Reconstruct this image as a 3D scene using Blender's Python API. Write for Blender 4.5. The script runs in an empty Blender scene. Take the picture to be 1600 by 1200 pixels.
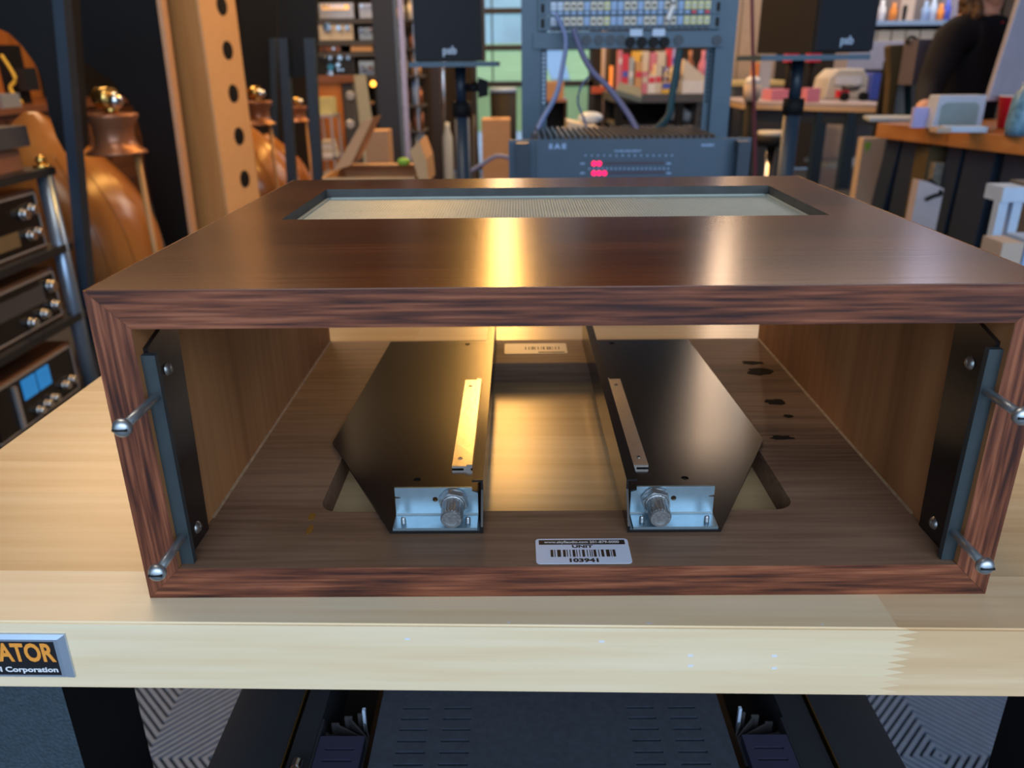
import bpy, bmesh, math, random
from mathutils import Vector, Matrix
random.seed(7)
S = bpy.context.scene
COL = S.collection
FL = -0.88                      # shop floor; z = 0 is the top of the near workbench

# ---------------------------------------------------------------- camera, world, lights, exposure
F_PX = 1234.4
CAM = Vector((-0.0248, -0.3479, 0.2634))
YAW, PITCH, ROLL = -0.0082, 0.3856, -0.0101
_F = Vector((math.sin(YAW)*math.cos(PITCH), math.cos(YAW)*math.cos(PITCH), -math.sin(PITCH)))
_R0 = Vector((math.cos(YAW), -math.sin(YAW), 0)); _U0 = _R0.cross(_F)
_R = _R0*math.cos(ROLL) + _U0*math.sin(ROLL); _U = -_R0*math.sin(ROLL) + _U0*math.cos(ROLL)
cam_data = bpy.data.cameras.new('camera'); cam = bpy.data.objects.new('camera', cam_data); COL.objects.link(cam)
m = Matrix.Identity(4)
for i in range(3):
    m[i][0], m[i][1], m[i][2], m[i][3] = _R[i], _U[i], -_F[i], CAM[i]
cam.matrix_world = m
cam_data.sensor_width = 36.0; cam_data.lens = F_PX/1600*36.0
cam_data.clip_start = 0.02; cam_data.clip_end = 200
cam_data.dof.use_dof = True; cam_data.dof.focus_distance = 0.46; cam_data.dof.aperture_fstop = 9.5
S.camera = cam

def P(px, py, Y):               # the point of the place seen at a spot of the photograph, at distance Y into the shop
    d = _F + _R*((px-800)/F_PX) - _U*((py-600)/F_PX)
    return CAM + d*((Y-CAM.y)/d.y)
def PZ(px, py, Z):
    d = _F + _R*((px-800)/F_PX) - _U*((py-600)/F_PX)
    return CAM + d*((Z-CAM.z)/d.z)

S.view_settings.view_transform = 'Standard'; S.view_settings.look = 'None'
S.view_settings.gamma = 1.0; S.view_settings.use_curve_mapping = False
S.view_settings.exposure = 0.0
S.cycles.max_bounces = 6; S.cycles.diffuse_bounces = 3; S.cycles.glossy_bounces = 4
S.cycles.use_denoising = True; S.cycles.sample_clamp_indirect = 6.0

world = bpy.data.worlds.new('world'); S.world = world; world.use_nodes = True
wn = world.node_tree.nodes; wl = world.node_tree.links
bg = wn['Background']; bg.inputs['Color'].default_value = (0.52, 0.72, 0.95, 1); bg.inputs['Strength'].default_value = 1.5

def area(name, loc, target, sx, sy, power, color, spread=None):
    l = bpy.data.lights.new(name, 'AREA'); l.shape = 'RECTANGLE'; l.size = sx; l.size_y = sy
    l.energy = power; l.color = color
    if spread: l.spread = spread
    o = bpy.data.objects.new(name, l); COL.objects.link(o); o.location = loc
    o.rotation_euler = (Vector(target)-Vector(loc)).to_track_quat('-Z', 'Y').to_euler(); return o
def bulb(name, loc, power, color, radius):
    l = bpy.data.lights.new(name, 'POINT'); l.energy = power; l.color = color; l.shadow_soft_size = radius
    o = bpy.data.objects.new(name, l); COL.objects.link(o); o.location = loc; return o
# daylight through the shop front behind the photographer
area('shop_front_daylight', (0.5, -2.6, 1.6), (0.1, 1.0, 0.0), 4.0, 2.0, 74, (0.76, 0.87, 1.0))
# ceiling fixtures of the shop
def strip(name, a, b_, w, power, color):          # long ceiling strip light hung from a to b_, facing down
    a, b_ = Vector(a), Vector(b_); l = bpy.data.lights.new(name, 'AREA'); l.shape = 'RECTANGLE'; l.size = w; l.size_y = (b_-a).length
    l.energy = power; l.color = color; o = bpy.data.objects.new(name, l); COL.objects.link(o); y = (b_-a).normalized(); x = y.cross(Vector((0, 0, 1))).normalized(); z_ = x.cross(y)
    mm = Matrix.Identity(4)
    for i in range(3): mm[i][0], mm[i][1], mm[i][2], mm[i][3] = x[i], y[i], z_[i], (a[i]+b_[i])/2
    o.matrix_world = mm; return o
strip('warm_strip_light', (-0.07, 2.3, 1.75), (-0.17, 8.4, 1.75), 0.14, 115, (1.0, 0.50, 0.12))
strip('pale_strip_light', (1.02, 3.6, 2.1), (2.22, 8.2, 2.0), 0.09, 30, (1.0, 0.68, 0.44))
strip('cool_strip_light', (2.05, 3.4, 1.9), (3.9, 7.2, 1.9), 0.30, 9, (0.70, 0.70, 1.0))
area('ceiling_strip_left', (-2.4, 4.6, 2.5), (-2.4, 4.6, -1), 2.0, 1.6, 85, (1.0, 0.66, 0.36))
area('ceiling_strip_right', (3.0, 6.2, 2.5), (3.0, 6.6, -1), 2.6, 2.2, 80, (1.0, 0.86, 0.74))
area('parts_shelf_fill', (2.85, 5.35, 1.25), (2.85, 5.8, 0.5), 1.0, 0.1, 9, (1.0, 0.90, 0.78))  # added fill light that brightens the parts bins, no fixture modelled
area('ceiling_strip_near', (-0.9, 1.0, 2.4), (-0.6, 1.2, -1), 1.6, 1.2, 26, (1.0, 0.84, 0.66))

# ---------------------------------------------------------------- materials
def mat(name, col, rough=0.5, metal=0.0, coat=0.0, noise=0.0, nscale=30, bump=0.0, emit=None, estr=1.0, aniso=0.0, spec=None, alpha=None):
    mt = bpy.data.materials.new(name); mt.use_nodes = True
    n, l = mt.node_tree.nodes, mt.node_tree.links; b = n['Principled BSDF']
    c = (*col, 1)
    b.inputs['Base Color'].default_value = c; b.inputs['Roughness'].default_value = rough
    b.inputs['Metallic'].default_value = metal; b.inputs['Coat Weight'].default_value = coat
    b.inputs['Anisotropic'].default_value = aniso
    if spec is not None: b.inputs['Specular IOR Level'].default_value = spec
    if emit: b.inputs['Emission Color'].default_value = (*emit, 1); b.inputs['Emission Strength'].default_value = estr
    if alpha is not None: b.inputs['Alpha'].default_value = alpha
    tc = n.new('ShaderNodeTexCoord'); nz = n.new('ShaderNodeTexNoise'); nz.inputs['Scale'].default_value = nscale
    nz.inputs['Detail'].default_value = 4
    l.new(tc.outputs['Object'], nz.inputs['Vector'])
    mx = n.new('ShaderNodeMix'); mx.data_type = 'RGBA'
    k = noise if noise else 0.12
    mx.inputs[6].default_value = (*[v*(1-k) for v in col], 1); mx.inputs[7].default_value = (*[min(1, v*(1+k)) for v in col], 1)
    l.new(nz.outputs['Fac'], mx.inputs[0]); l.new(mx.outputs[2], b.inputs['Base Color'])
    if bump:
        bp = n.new('ShaderNodeBump'); bp.inputs['Strength'].default_value = bump; bp.inputs['Distance'].default_value = 0.001
        l.new(nz.outputs['Fac'], bp.inputs['Height']); l.new(bp.outputs['Normal'], b.inputs['Normal'])
    return mt

def wood(name, stops, axis='X', scale=1.0, rough=0.35, coat=0.0, bump=0.1, fine=1.0, vary=0.0, spec=0.5, coat_rough=0.2, patch=0.0, patch_col=(0.02,0.01,0.01), mixw=(0.62, 0.42)):
    """long-grained wood: stops = [(pos, colour)...]; axis = grain direction in object space"""
    mt = bpy.data.materials.new(name); mt.use_nodes = True
    n, l = mt.node_tree.nodes, mt.node_tree.links; b = n['Principled BSDF']
    tc = n.new('ShaderNodeTexCoord'); geo = n.new('ShaderNodeObjectInfo')
    add = n.new('ShaderNodeVectorMath'); add.operation = 'ADD'
    sc = n.new('ShaderNodeVectorMath'); sc.operation = 'SCALE'; sc.inputs[3].default_value = 13.0
    cmb = n.new('ShaderNodeCombineXYZ')
    for i in range(3): l.new(geo.outputs['Random'], cmb.inputs[i])
    l.new(cmb.outputs[0], sc.inputs[0]); l.new(tc.outputs['Object'], add.inputs[0]); l.new(sc.outputs[0], add.inputs[1])
    def mapped(sl, sx):
        mp = n.new('ShaderNodeMapping'); s = [sx*scale]*3; s['XYZ'.index(axis)] = sl*scale
        mp.inputs['Scale'].default_value = s; l.new(add.outputs[0], mp.inputs['Vector']); return mp
    n1 = n.new('ShaderNodeTexNoise'); n1.inputs['Scale'].default_value = 1; n1.inputs['Detail'].default_value = 5; n1.inputs['Distortion'].default_value = 0.6
    l.new(mapped(1.6, 22).outputs[0], n1.inputs['Vector'])
    n2 = n.new('ShaderNodeTexNoise'); n2.inputs['Scale'].default_value = 1; n2.inputs['Detail'].default_value = 6
    l.new(mapped(14*fine, 330*fine).outputs[0], n2.inputs['Vector'])
    mixf = n.new('ShaderNodeMath'); mixf.operation = 'MULTIPLY_ADD'; mixf.inputs[1].default_value = mixw[0]
    sub = n.new('ShaderNodeMath'); sub.operation = 'MULTIPLY'; sub.inputs[1].default_value = mixw[1]
    l.new(n2.outputs['Fac'], sub.inputs[0]); l.new(n1.outputs['Fac'], mixf.inputs[0]); l.new(sub.outputs[0], mixf.inputs[2])
    rp = n.new('ShaderNodeValToRGB'); el = rp.color_ramp.elements
    el[0].position, el[0].color = stops[0][0], (*stops[0][1], 1); el[1].position, el[1].color = stops[-1][0], (*stops[-1][1], 1)
    for p_, c_ in stops[1:-1]:
        e = el.new(p_); e.color = (*c_, 1)
    l.new(mixf.outputs[0], rp.inputs[0]); out = rp.outputs[0]
    if vary:
        hs = n.new('ShaderNodeHueSaturation'); mr = n.new('ShaderNodeMapRange')
        mr.inputs[3].default_value = 1-vary; mr.inputs[4].default_value = 1+vary
        l.new(geo.outputs['Random'], mr.inputs[0]); l.new(mr.outputs[0], hs.inputs['Value']); l.new(out, hs.inputs['Color']); out = hs.outputs[0]
    if patch:
        n3 = n.new('ShaderNodeTexNoise'); n3.inputs['Scale'].default_value = 9; n3.inputs['Detail'].default_value = 3
        l.new(add.outputs[0], n3.inputs['Vector'])
        r3 = n.new('ShaderNodeMapRange'); r3.inputs[1].default_value = 0.5; r3.inputs[2].default_value = 0.72; r3.inputs[4].default_value = patch
        l.new(n3.outputs['Fac'], r3.inputs[0])
        mx = n.new('ShaderNodeMix'); mx.data_type = 'RGBA'; mx.inputs[7].default_value = (*patch_col, 1)
        l.new(r3.outputs[0], mx.inputs[0]); l.new(out, mx.inputs[6]); out = mx.outputs[2]
    l.new(out, b.inputs['Base Color'])
    b.inputs['Roughness'].default_value = rough; b.inputs['Coat Weight'].default_value = coat; b.inputs['Coat Roughness'].default_value = coat_rough
    b.inputs['Specular IOR Level'].default_value = spec
    if bump:
        bp = n.new('ShaderNodeBump'); bp.inputs['Strength'].default_value = bump; bp.inputs['Distance'].default_value = 0.0005
        l.new(n2.outputs['Fac'], bp.inputs['Height']); l.new(bp.outputs['Normal'], b.inputs['Normal'])
    return mt

WAL = [(0.40, (0.035, 0.010, 0.007)), (0.48, (0.105, 0.029, 0.014)), (0.56, (0.19, 0.056, 0.026)), (0.64, (0.29, 0.098, 0.048))]
M = {}
M['walnut_x'] = wood('walnut veneer across', WAL, 'X', 1.0, 0.45, spec=0.35, bump=0.2, patch=0.4, patch_col=(0.05, 0.018, 0.02), fine=1.5, mixw=(0.42, 0.62))
M['walnut_z'] = wood('walnut veneer upright', WAL, 'Z', 1.0, 0.45, spec=0.35, bump=0.2, patch=0.4, patch_col=(0.05, 0.018, 0.02), fine=1.5, mixw=(0.42, 0.62))
TOPW = [(0.34, (0.034, 0.008, 0.004)), (0.5, (0.080, 0.021, 0.008)), (0.66, (0.13, 0.038, 0.014))]
M['walnut_top'] = wood('lacquered walnut top', TOPW, 'X', 0.8, 0.21, bump=0.09, spec=0.30)
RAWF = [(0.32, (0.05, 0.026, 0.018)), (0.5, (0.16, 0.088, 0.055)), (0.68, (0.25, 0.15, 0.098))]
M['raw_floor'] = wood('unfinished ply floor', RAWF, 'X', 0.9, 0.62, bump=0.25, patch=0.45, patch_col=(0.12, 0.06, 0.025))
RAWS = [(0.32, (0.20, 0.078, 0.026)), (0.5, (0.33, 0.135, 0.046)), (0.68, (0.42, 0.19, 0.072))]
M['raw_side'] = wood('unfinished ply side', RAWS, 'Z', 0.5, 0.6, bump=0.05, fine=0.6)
MAP = [(0.3, (0.46, 0.29, 0.14)), (0.5, (0.63, 0.43, 0.23)), (0.7, (0.74, 0.55, 0.33))]
M['maple'] = wood('maple butcher block', MAP, 'X', 0.45, 0.26, bump=0.04, fine=0.7, vary=0.10, spec=0.5)
M['maple_front'] = wood('maple butcher block front stave', [(0.3, (0.68, 0.50, 0.30)), (0.5, (0.82, 0.63, 0.40)), (0.7, (0.90, 0.77, 0.56))], 'X', 0.6, 0.35, bump=0.06, fine=0.7, vary=0.03)
M['maple_pink'] = wood('redder maple stave', [(0.3, (0.60, 0.40, 0.21)), (0.5, (0.70, 0.47, 0.26)), (0.7, (0.86, 0.65, 0.42))], 'X', 0.6, 0.35, bump=0.06, fine=0.7)
M['tower_maple'] = wood('honey maple veneer', [(0.3, (0.40, 0.20, 0.07)), (0.5, (0.52, 0.27, 0.10)), (0.7, (0.60, 0.34, 0.14))], 'Z', 0.3, 0.4, fine=0.3)
M['horn_wood'] = wood('lacquered golden brown wood', [(0.3, (0.20, 0.07, 0.018)), (0.5, (0.36, 0.14, 0.035)), (0.7, (0.50, 0.22, 0.06))], 'Z', 0.15, 0.22, fine=0.2, spec=0.6)
M['orange_wood'] = wood('orange stained boards', [(0.3, (0.38, 0.11, 0.02)), (0.5, (0.58, 0.20, 0.045)), (0.7, (0.68, 0.27, 0.07))], 'Z', 0.2, 0.45, fine=0.2, vary=0.1)
M['table_wood'] = wood('orange brown workbench wood', [(0.3, (0.26, 0.09, 0.025)), (0.5, (0.42, 0.17, 0.05)), (0.7, (0.55, 0.26, 0.09))], 'Y', 0.3, 0.3, fine=0.3)
M['dark_walnut'] = wood('dark walnut case', [(0.3, (0.07, 0.025, 0.012)), (0.5, (0.14, 0.055, 0.025)), (0.7, (0.22, 0.09, 0.04))], 'Y', 0.3, 0.35, fine=0.3)
M['black_paint'] = mat('black enamel steel', (0.009, 0.008, 0.009), 0.24, noise=0.2, spec=0.42)
M['black_satin'] = mat('black satin steel', (0.016, 0.018, 0.022), 0.4, spec=0.5)
M['steel_edge'] = mat('dark blued steel bar', (0.035, 0.048, 0.055), 0.45, metal=0.2, noise=0.25, nscale=120)
M['zinc'] = mat('zinc plated steel', (0.36, 0.48, 0.56), 0.36, metal=0.9, noise=0.16, nscale=140, bump=0.1)
M['zinc_dull'] = mat('dull zinc casting', (0.42, 0.44, 0.46), 0.38, metal=0.85, noise=0.3, nscale=500, bump=0.5)
M['alu'] = mat('brushed aluminium strip', (0.78, 0.74, 0.70), 0.28, metal=1.0, noise=0.12, nscale=300, bump=0.1)
M['screw'] = mat('plated machine screw', (0.50, 0.55, 0.60), 0.38, metal=0.9)
M['screw_dark'] = mat('nickel wood screw', (0.45, 0.45, 0.44), 0.3, metal=0.9)
M['slot'] = mat('dark recess', (0.004, 0.004, 0.005), 0.8)
M['mesh'] = mat('galvanised vent mesh', (0.36, 0.42, 0.41), 0.45, metal=0.35)
M['mesh_frame'] = mat('grey painted vent edge', (0.045, 0.05, 0.052), 0.6, noise=0.5, nscale=60)
M['sticker'] = mat('silvery sticker paper', (0.62, 0.70, 0.88), 0.35, noise=0.03)
M['sticker_warm'] = mat('plain sticker paper', (0.60, 0.50, 0.38), 0.4, noise=0.05)
M['ink'] = mat('black ink', (0.006, 0.006, 0.01), 0.5)
M['ink_white'] = mat('white ink', (0.75, 0.78, 0.85), 0.5)
M['ink_orange'] = mat('orange ink', (0.85, 0.33, 0.05), 0.45, noise=0.15, nscale=300)
M['plate_silver'] = mat('silver nameplate rim', (0.50, 0.60, 0.75), 0.25, metal=0.7)
M['stain'] = mat('black glue stain', (0.006, 0.005, 0.006), 0.8, spec=0.15)
M['glue'] = mat('pale dried glue', (0.26, 0.17, 0.10), 0.6, noise=0.8, nscale=160)
M['crackle'] = mat('hammered blue black paint', (0.035, 0.055, 0.075), 0.42, noise=0.6, nscale=420, bump=0.9)
M['tile'] = mat('slate blue ribbed plastic', (0.13, 0.185, 0.29), 0.5, noise=0.2, nscale=60)
M['tile_under'] = mat('dark tile grid bed', (0.012, 0.013, 0.018), 0.7)
M['concrete'] = mat('dark blue grey shop floor', (0.07, 0.08, 0.10), 0.45, noise=0.35, nscale=3)
M['brushed'] = mat('brushed black aluminium lid', (0.15, 0.19, 0.27), 0.34, metal=0.7, noise=0.3, nscale=200, aniso=0.9)
_n = M['brushed'].node_tree; _c = _n.nodes.new('ShaderNodeCombineXYZ'); _c.inputs[0].default_value = 1.0; _n.links.new(_c.outputs[0], _n.nodes['Principled BSDF'].inputs['Tangent'])
M['case_black'] = mat('black powder coated case', (0.022, 0.026, 0.034), 0.42)
M['chrome'] = mat('chrome', (0.75, 0.76, 0.8), 0.14, metal=1.0)
M['silver'] = mat('silver fascia', (0.55, 0.56, 0.6), 0.35, metal=0.6)
M['gold'] = mat('brass', (0.75, 0.50, 0.16), 0.25, metal=1.0)
M['copper'] = mat('copper brown lacquer', (0.30, 0.12, 0.06), 0.28, metal=0.3)
M['black_soft'] = mat('matte black', (0.008, 0.008, 0.010), 0.65, spec=0.25)
M['black_fin'] = mat('black painted panel', (0.007, 0.007, 0.009), 0.55, spec=0.25)
M['navy_metal'] = mat('navy blue black steel', (0.016, 0.030, 0.055), 0.4)
M['rack_blue'] = mat('slate blue rack steel', (0.055, 0.10, 0.15), 0.42, metal=0.2)
M['amp_blue'] = mat('blue grey amplifier fascia', (0.05, 0.085, 0.13), 0.4, metal=0.2)
M['panel_blue'] = mat('pale blue jack field', (0.28, 0.42, 0.68), 0.45)
M['cream'] = mat('cream plastic', (0.62, 0.58, 0.50), 0.4)
M['yellow'] = mat('pale yellow plastic', (0.62, 0.60, 0.30), 0.4)
M['led'] = mat('lit red led', (0.6, 0.0, 0.05), 0.4, emit=(1.0, 0.005, 0.09), estr=2.6)
M['led_amber'] = mat('amber bulb', (0.9, 0.4, 0.05), 0.4, emit=(1.0, 0.42, 0.05), estr=4)
M['meter_blue'] = mat('lit blue meter', (0.02, 0.2, 0.5), 0.3, emit=(0.02, 0.23, 0.62), estr=0.55)
M['dial_warm'] = mat('lit amber dial', (0.9, 0.55, 0.2), 0.3, emit=(1.0, 0.50, 0.16), estr=0.9)
M['card'] = mat('brown cardboard', (0.42, 0.25, 0.14), 0.75, noise=0.08)
M['card_light'] = mat('tan cardboard', (0.60, 0.36, 0.18), 0.7, noise=0.08)
M['card_pale'] = mat('pale kraft board', (0.50, 0.40, 0.34), 0.7, noise=0.05)
M['white'] = mat('white plastic', (0.75, 0.76, 0.80), 0.4)
M['white_blue'] = mat('cool white plastic', (0.48, 0.60, 0.80), 0.35)
M['lilac'] = mat('pale violet card', (0.42, 0.42, 0.80), 0.5)
M['grey'] = mat('light grey plastic', (0.40, 0.46, 0.52), 0.45)
M['grey_dark'] = mat('dark grey plastic', (0.07, 0.07, 0.08), 0.5)
M['grey_panel'] = mat('grey violet board', (0.36, 0.37, 0.50), 0.5)
M['wall_dark'] = mat('dark brown shop wall', (0.022, 0.015, 0.012), 0.85, noise=0.3, nscale=2)
M['wall_grey'] = mat('warm grey shop wall', (0.16, 0.14, 0.14), 0.8, noise=0.1, nscale=2)
M['ceiling'] = mat('dark ceiling', (0.05, 0.045, 0.045), 0.9)
M['frame_black'] = mat('black window frame', (0.012, 0.014, 0.018), 0.5)
M['glass'] = mat('window glass', (0.9, 0.95, 1.0), 0.02, alpha=0.06)
M['lawn'] = mat('sunlit lawn', (0.36, 0.52, 0.20), 0.9, noise=0.35, nscale=1.2)
M['road'] = mat('pale blue asphalt path', (0.24, 0.40, 0.58), 0.9, noise=0.1, nscale=0.7)
M['pave'] = mat('pale concrete paving', (0.42, 0.50, 0.60), 0.9, noise=0.3, nscale=1.5)
M['red'] = mat('red plastic', (0.65, 0.01, 0.03), 0.35)
M['pink'] = mat('pink plastic', (0.60, 0.20, 0.30), 0.5)
M['orange'] = mat('orange plastic', (0.75, 0.25, 0.04), 0.45)
M['blue'] = mat('blue plastic', (0.06, 0.10, 0.55), 0.4)
M['sky_blue'] = mat('bright blue plastic', (0.04, 0.30, 0.70), 0.4)
M['green'] = mat('green plastic', (0.22, 0.48, 0.06), 0.5)
M['yellow_b'] = mat('yellow packaging', (0.75, 0.50, 0.06), 0.5)
M['olive'] = mat('olive brown canvas', (0.075, 0.052, 0.022), 0.85)
M['purple_grey'] = mat('purple grey nylon', (0.10, 0.09, 0.14), 0.7)
M['shirt'] = mat('black cotton', (0.010, 0.010, 0.016), 0.85, spec=0.2)
M['jeans'] = mat('dark denim', (0.02, 0.025, 0.045), 0.85)
M['skin'] = mat('skin', (0.62, 0.33, 0.24), 0.5)
M['hair'] = mat('brown hair', (0.075, 0.036, 0.018), 0.6, noise=0.5, nscale=60, bump=0.6)
M['teal'] = mat('dark teal cloth', (0.01, 0.05, 0.07), 0.7)
M['cable'] = mat('blue grey cable', (0.12, 0.15, 0.30), 0.5)
M['desk_light'] = mat('pale desk laminate', (0.58, 0.42, 0.28), 0.35)
M['desk_top'] = mat('grey pink desk top', (0.42, 0.36, 0.38), 0.35)
M['glass_vase'] = mat('patterned blue glass', (0.12, 0.26, 0.40), 0.2, noise=0.9, nscale=55)
M['turn_wood'] = M['copper']

# ---------------------------------------------------------------- geometry helpers
def NB(): return bmesh.new()
def bx(bm, x0, x1, y0, y1, z0, z1):
    x0, x1 = min(x0, x1), max(x0, x1); y0, y1 = min(y0, y1), max(y0, y1); z0, z1 = min(z0, z1), max(z0, z1)
    v = [bm.verts.new(p) for p in ((x0,y0,z0),(x1,y0,z0),(x1,y1,z0),(x0,y1,z0),(x0,y0,z1),(x1,y0,z1),(x1,y1,z1),(x0,y1,z1))]
    fs = [bm.faces.new([v[i] for i in q]) for q in ((3,2,1,0),(4,5,6,7),(0,1,5,4),(1,2,6,5),(2,3,7,6),(3,0,4,7))]
    return bm
def prism(bm, pts, ext):
    """closed polygon pts (3D) extruded by vector ext"""
    e = Vector(ext); a = [bm.verts.new(Vector(p)) for p in pts]; b = [bm.verts.new(Vector(p)+e) for p in pts]; n = len(a)
    bm.faces.new(a); bm.faces.new(list(reversed(b)))
    for i in range(n): bm.faces.new((a[i], b[i], b[(i+1) % n], a[(i+1) % n]))
    bmesh.ops.recalc_face_normals(bm, faces=bm.faces); return bm
def cone(bm, p0, p1, r0, r1, seg=16, caps=True):
    p0, p1 = Vector(p0), Vector(p1); d = (p1-p0).normalized()
    u = d.orthogonal().normalized(); w = d.cross(u)
    A = [bm.verts.new(p0+(u*math.cos(2*math.pi*i/seg)+w*math.sin(2*math.pi*i/seg))*r0) for i in range(seg)]
    B = [bm.verts.new(p1+(u*math.cos(2*math.pi*i/seg)+w*math.sin(2*math.pi*i/seg))*r1) for i in range(seg)]
    for i in range(seg):
        f = bm.faces.new((A[i], A[(i+1) % seg], B[(i+1) % seg], B[i])); f.smooth = seg > 8
    if caps: bm.faces.new(list(reversed(A))); bm.faces.new(B)
    return bm
def ball(bm, c, r, sx=1, sy=1, sz=1, seg=16):
    mt = Matrix.Translation(Vector(c)) @ Matrix.Diagonal((r*sx, r*sy, r*sz, 1))
    g = bmesh.ops.create_uvsphere(bm, u_segments=seg, v_segments=max(6, seg*2//3), radius=1, matrix=mt)
    for v in g['verts']:
        for f in v.link_faces: f.smooth = True
    return bm
def lathe(bm, prof, c=(0,0,0), seg=32, axis='Z', arc=2*math.pi):
    rings = []
    c = Vector(c)
    for r, h in prof:
        ring = []
        for i in range(seg):
            a = arc*i/seg
            p = Vector((r*math.cos(a), r*math.sin(a), h)) if axis == 'Z' else Vector((r*math.cos(a), h, r*math.sin(a)))
            ring.append(bm.verts.new(c+p))
        rings.append(ring)
    for a, b in zip(rings, rings[1:]):
        for i in range(seg):
            f = bm.faces.new((a[i], a[(i+1) % seg], b[(i+1) % seg], b[i])); f.smooth = True
    if prof[0][0] > 1e-6: bm.faces.new(list(reversed(rings[0])))
    if prof[-1][0] > 1e-6: bm.faces.new(rings[-1])
    bmesh.ops.remove_doubles(bm, verts=bm.verts, dist=1e-6)
    bmesh.ops.recalc_face_normals(bm, faces=bm.faces); return bm
def tube(bm, pts, r, seg=8, sub=6):
    pts = [Vector(p) for p in pts]; path = []
    q = [pts[0]]+pts+[pts[-1]]
    for i in range(1, len(q)-2):
        for k in range(sub):
            t = k/sub; a, b, c, d = q[i-1], q[i], q[i+1], q[i+2]
            path.append(0.5*((2*b)+(c-a)*t+(2*a-5*b+4*c-d)*t*t+(3*b-a-3*c+d)*t**3))
    path.append(pts[-1]); rings = []
    for i, p in enumerate(path):
        d = (path[min(i+1, len(path)-1)]-path[max(i-1, 0)]).normalized()
        u = d.cross(Vector((0.03, 0.05, 1))).normalized() if abs(d.z) < 0.98 else d.cross(Vector((1, 0, 0))).normalized()
        w = d.cross(u)
        rings.append([bm.verts.new(p+(u*math.cos(2*math.pi*j/seg)+w*math.sin(2*math.pi*j/seg))*r) for j in range(seg)])
    for a, b in zip(rings, rings[1:]):
        for j in range(seg):
            f = bm.faces.new((a[j], a[(j+1) % seg], b[(j+1) % seg], b[j])); f.smooth = True
    bm.faces.new(list(reversed(rings[0]))); bm.faces.new(rings[-1]); return bm
def plate(bm, outer0, z0, outer1, z1, holes=()):
    """slab between outlines outer0 (at z0) and outer1 (at z1), pierced by holes"""
    loops = [(outer0, outer1)] + [(h, h) for h in holes]
    E0, E1, sides = [], [], []
    for a, b in loops:
        A = [bm.verts.new((x, y, z0)) for x, y in a]; B = [bm.verts.new((x, y, z1)) for x, y in b]; n = len(A)
        for i in range(n):
            E0.append(bm.edges.new((A[i], A[(i+1) % n]))); E1.append(bm.edges.new((B[i], B[(i+1) % n])))
            sides.append((A[i], A[(i+1) % n], B[(i+1) % n], B[i]))
    bmesh.ops.triangle_fill(bm, edges=E0, use_beauty=True, use_dissolve=True)
    bmesh.ops.triangle_fill(bm, edges=E1, use_beauty=True, use_dissolve=True)
    for s in sides: bm.faces.new(s)
    bmesh.ops.recalc_face_normals(bm, faces=bm.faces); return bm
def circle(cx, cy, r, n=16): return [(cx+r*math.cos(2*math.pi*i/n), cy+r*math.sin(2*math.pi*i/n)) for i in range(n)]
def rrect(x0, x1, y0, y1, r, n=5):
    out = []
    for cx, cy, a0 in ((x1-r, y1-r, 0), (x0+r, y1-r, 90), (x0+r, y0+r, 180), (x1-r, y0+r, 270)):
        for i in range(n+1):
            a = math.radians(a0+90*i/n); out.append((cx+r*math.cos(a), cy+r*math.sin(a)))
    return out
def bevel_all(bm, w, seg=2):
    bmesh.ops.bevel(bm, geom=[e for e in bm.edges if len(e.link_faces) == 2 and e.calc_face_angle(0) > 0.6], offset=w, segments=seg, affect='EDGES', profile=0.6)
    return bm

def obj(name, bm, mats, parent=None, bevel=None):
    """link bm as ONE mesh object, its origin at the middle of its base, under parent"""
    if bevel: bevel_all(bm, bevel)
    me = bpy.data.meshes.new(name)
    xs = [v.co for v in bm.verts]
    lo = Vector([min(c[i] for c in xs) for i in range(3)]); hi = Vector([max(c[i] for c in xs) for i in range(3)])
    o0 = Vector(((lo.x+hi.x)/2, (lo.y+hi.y)/2, lo.z))
    for v in bm.verts: v.co -= o0
    bm.to_mesh(me); bm.free()
    for k in (mats if isinstance(mats, (list, tuple)) else [mats]): me.materials.append(M[k] if isinstance(k, str) else k)
    o = bpy.data.objects.new(name, me); COL.objects.link(o)
    base = Vector((0, 0, 0)); q = parent
    while q is not None: base += q.location; q = q.parent
    o.location = o0-base; o.parent = parent
    return o
def thing(name, label, cat, loc, rz=0, group=None):
    o = bpy.data.objects.new(name, None); o.empty_display_size = 0.05; COL.objects.link(o)
    o.location = loc; o['label'] = label; o['category'] = cat
    if group: o['group'] = group
    return o
def tag(o, label, cat, group=None):
    o['label'] = label; o['category'] = cat
    if group: o['group'] = group
    return o
def struct(name, bm, mats, parent=None):
    o = obj(name, bm, mats, parent)
    if parent is None: o['kind'] = 'structure'
    return o
def stuff(o): o['kind'] = 'stuff'; return o
def spin(root, a):              # turn a finished thing about its base
    root.rotation_euler[2] = a; return root
def dup(root, loc=None, label=None, shift=None):
    r = root.copy(); COL.objects.link(r)
    if shift is not None: r.location = root.location+Vector(shift)
    if loc is not None: r.location = loc
    if label: r['label'] = label
    for ch in root.children:
        c = ch.copy(); COL.objects.link(c); c.parent = r
        for g in ch.children:
            d = g.copy(); COL.objects.link(d); d.parent = c
    return r
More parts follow.
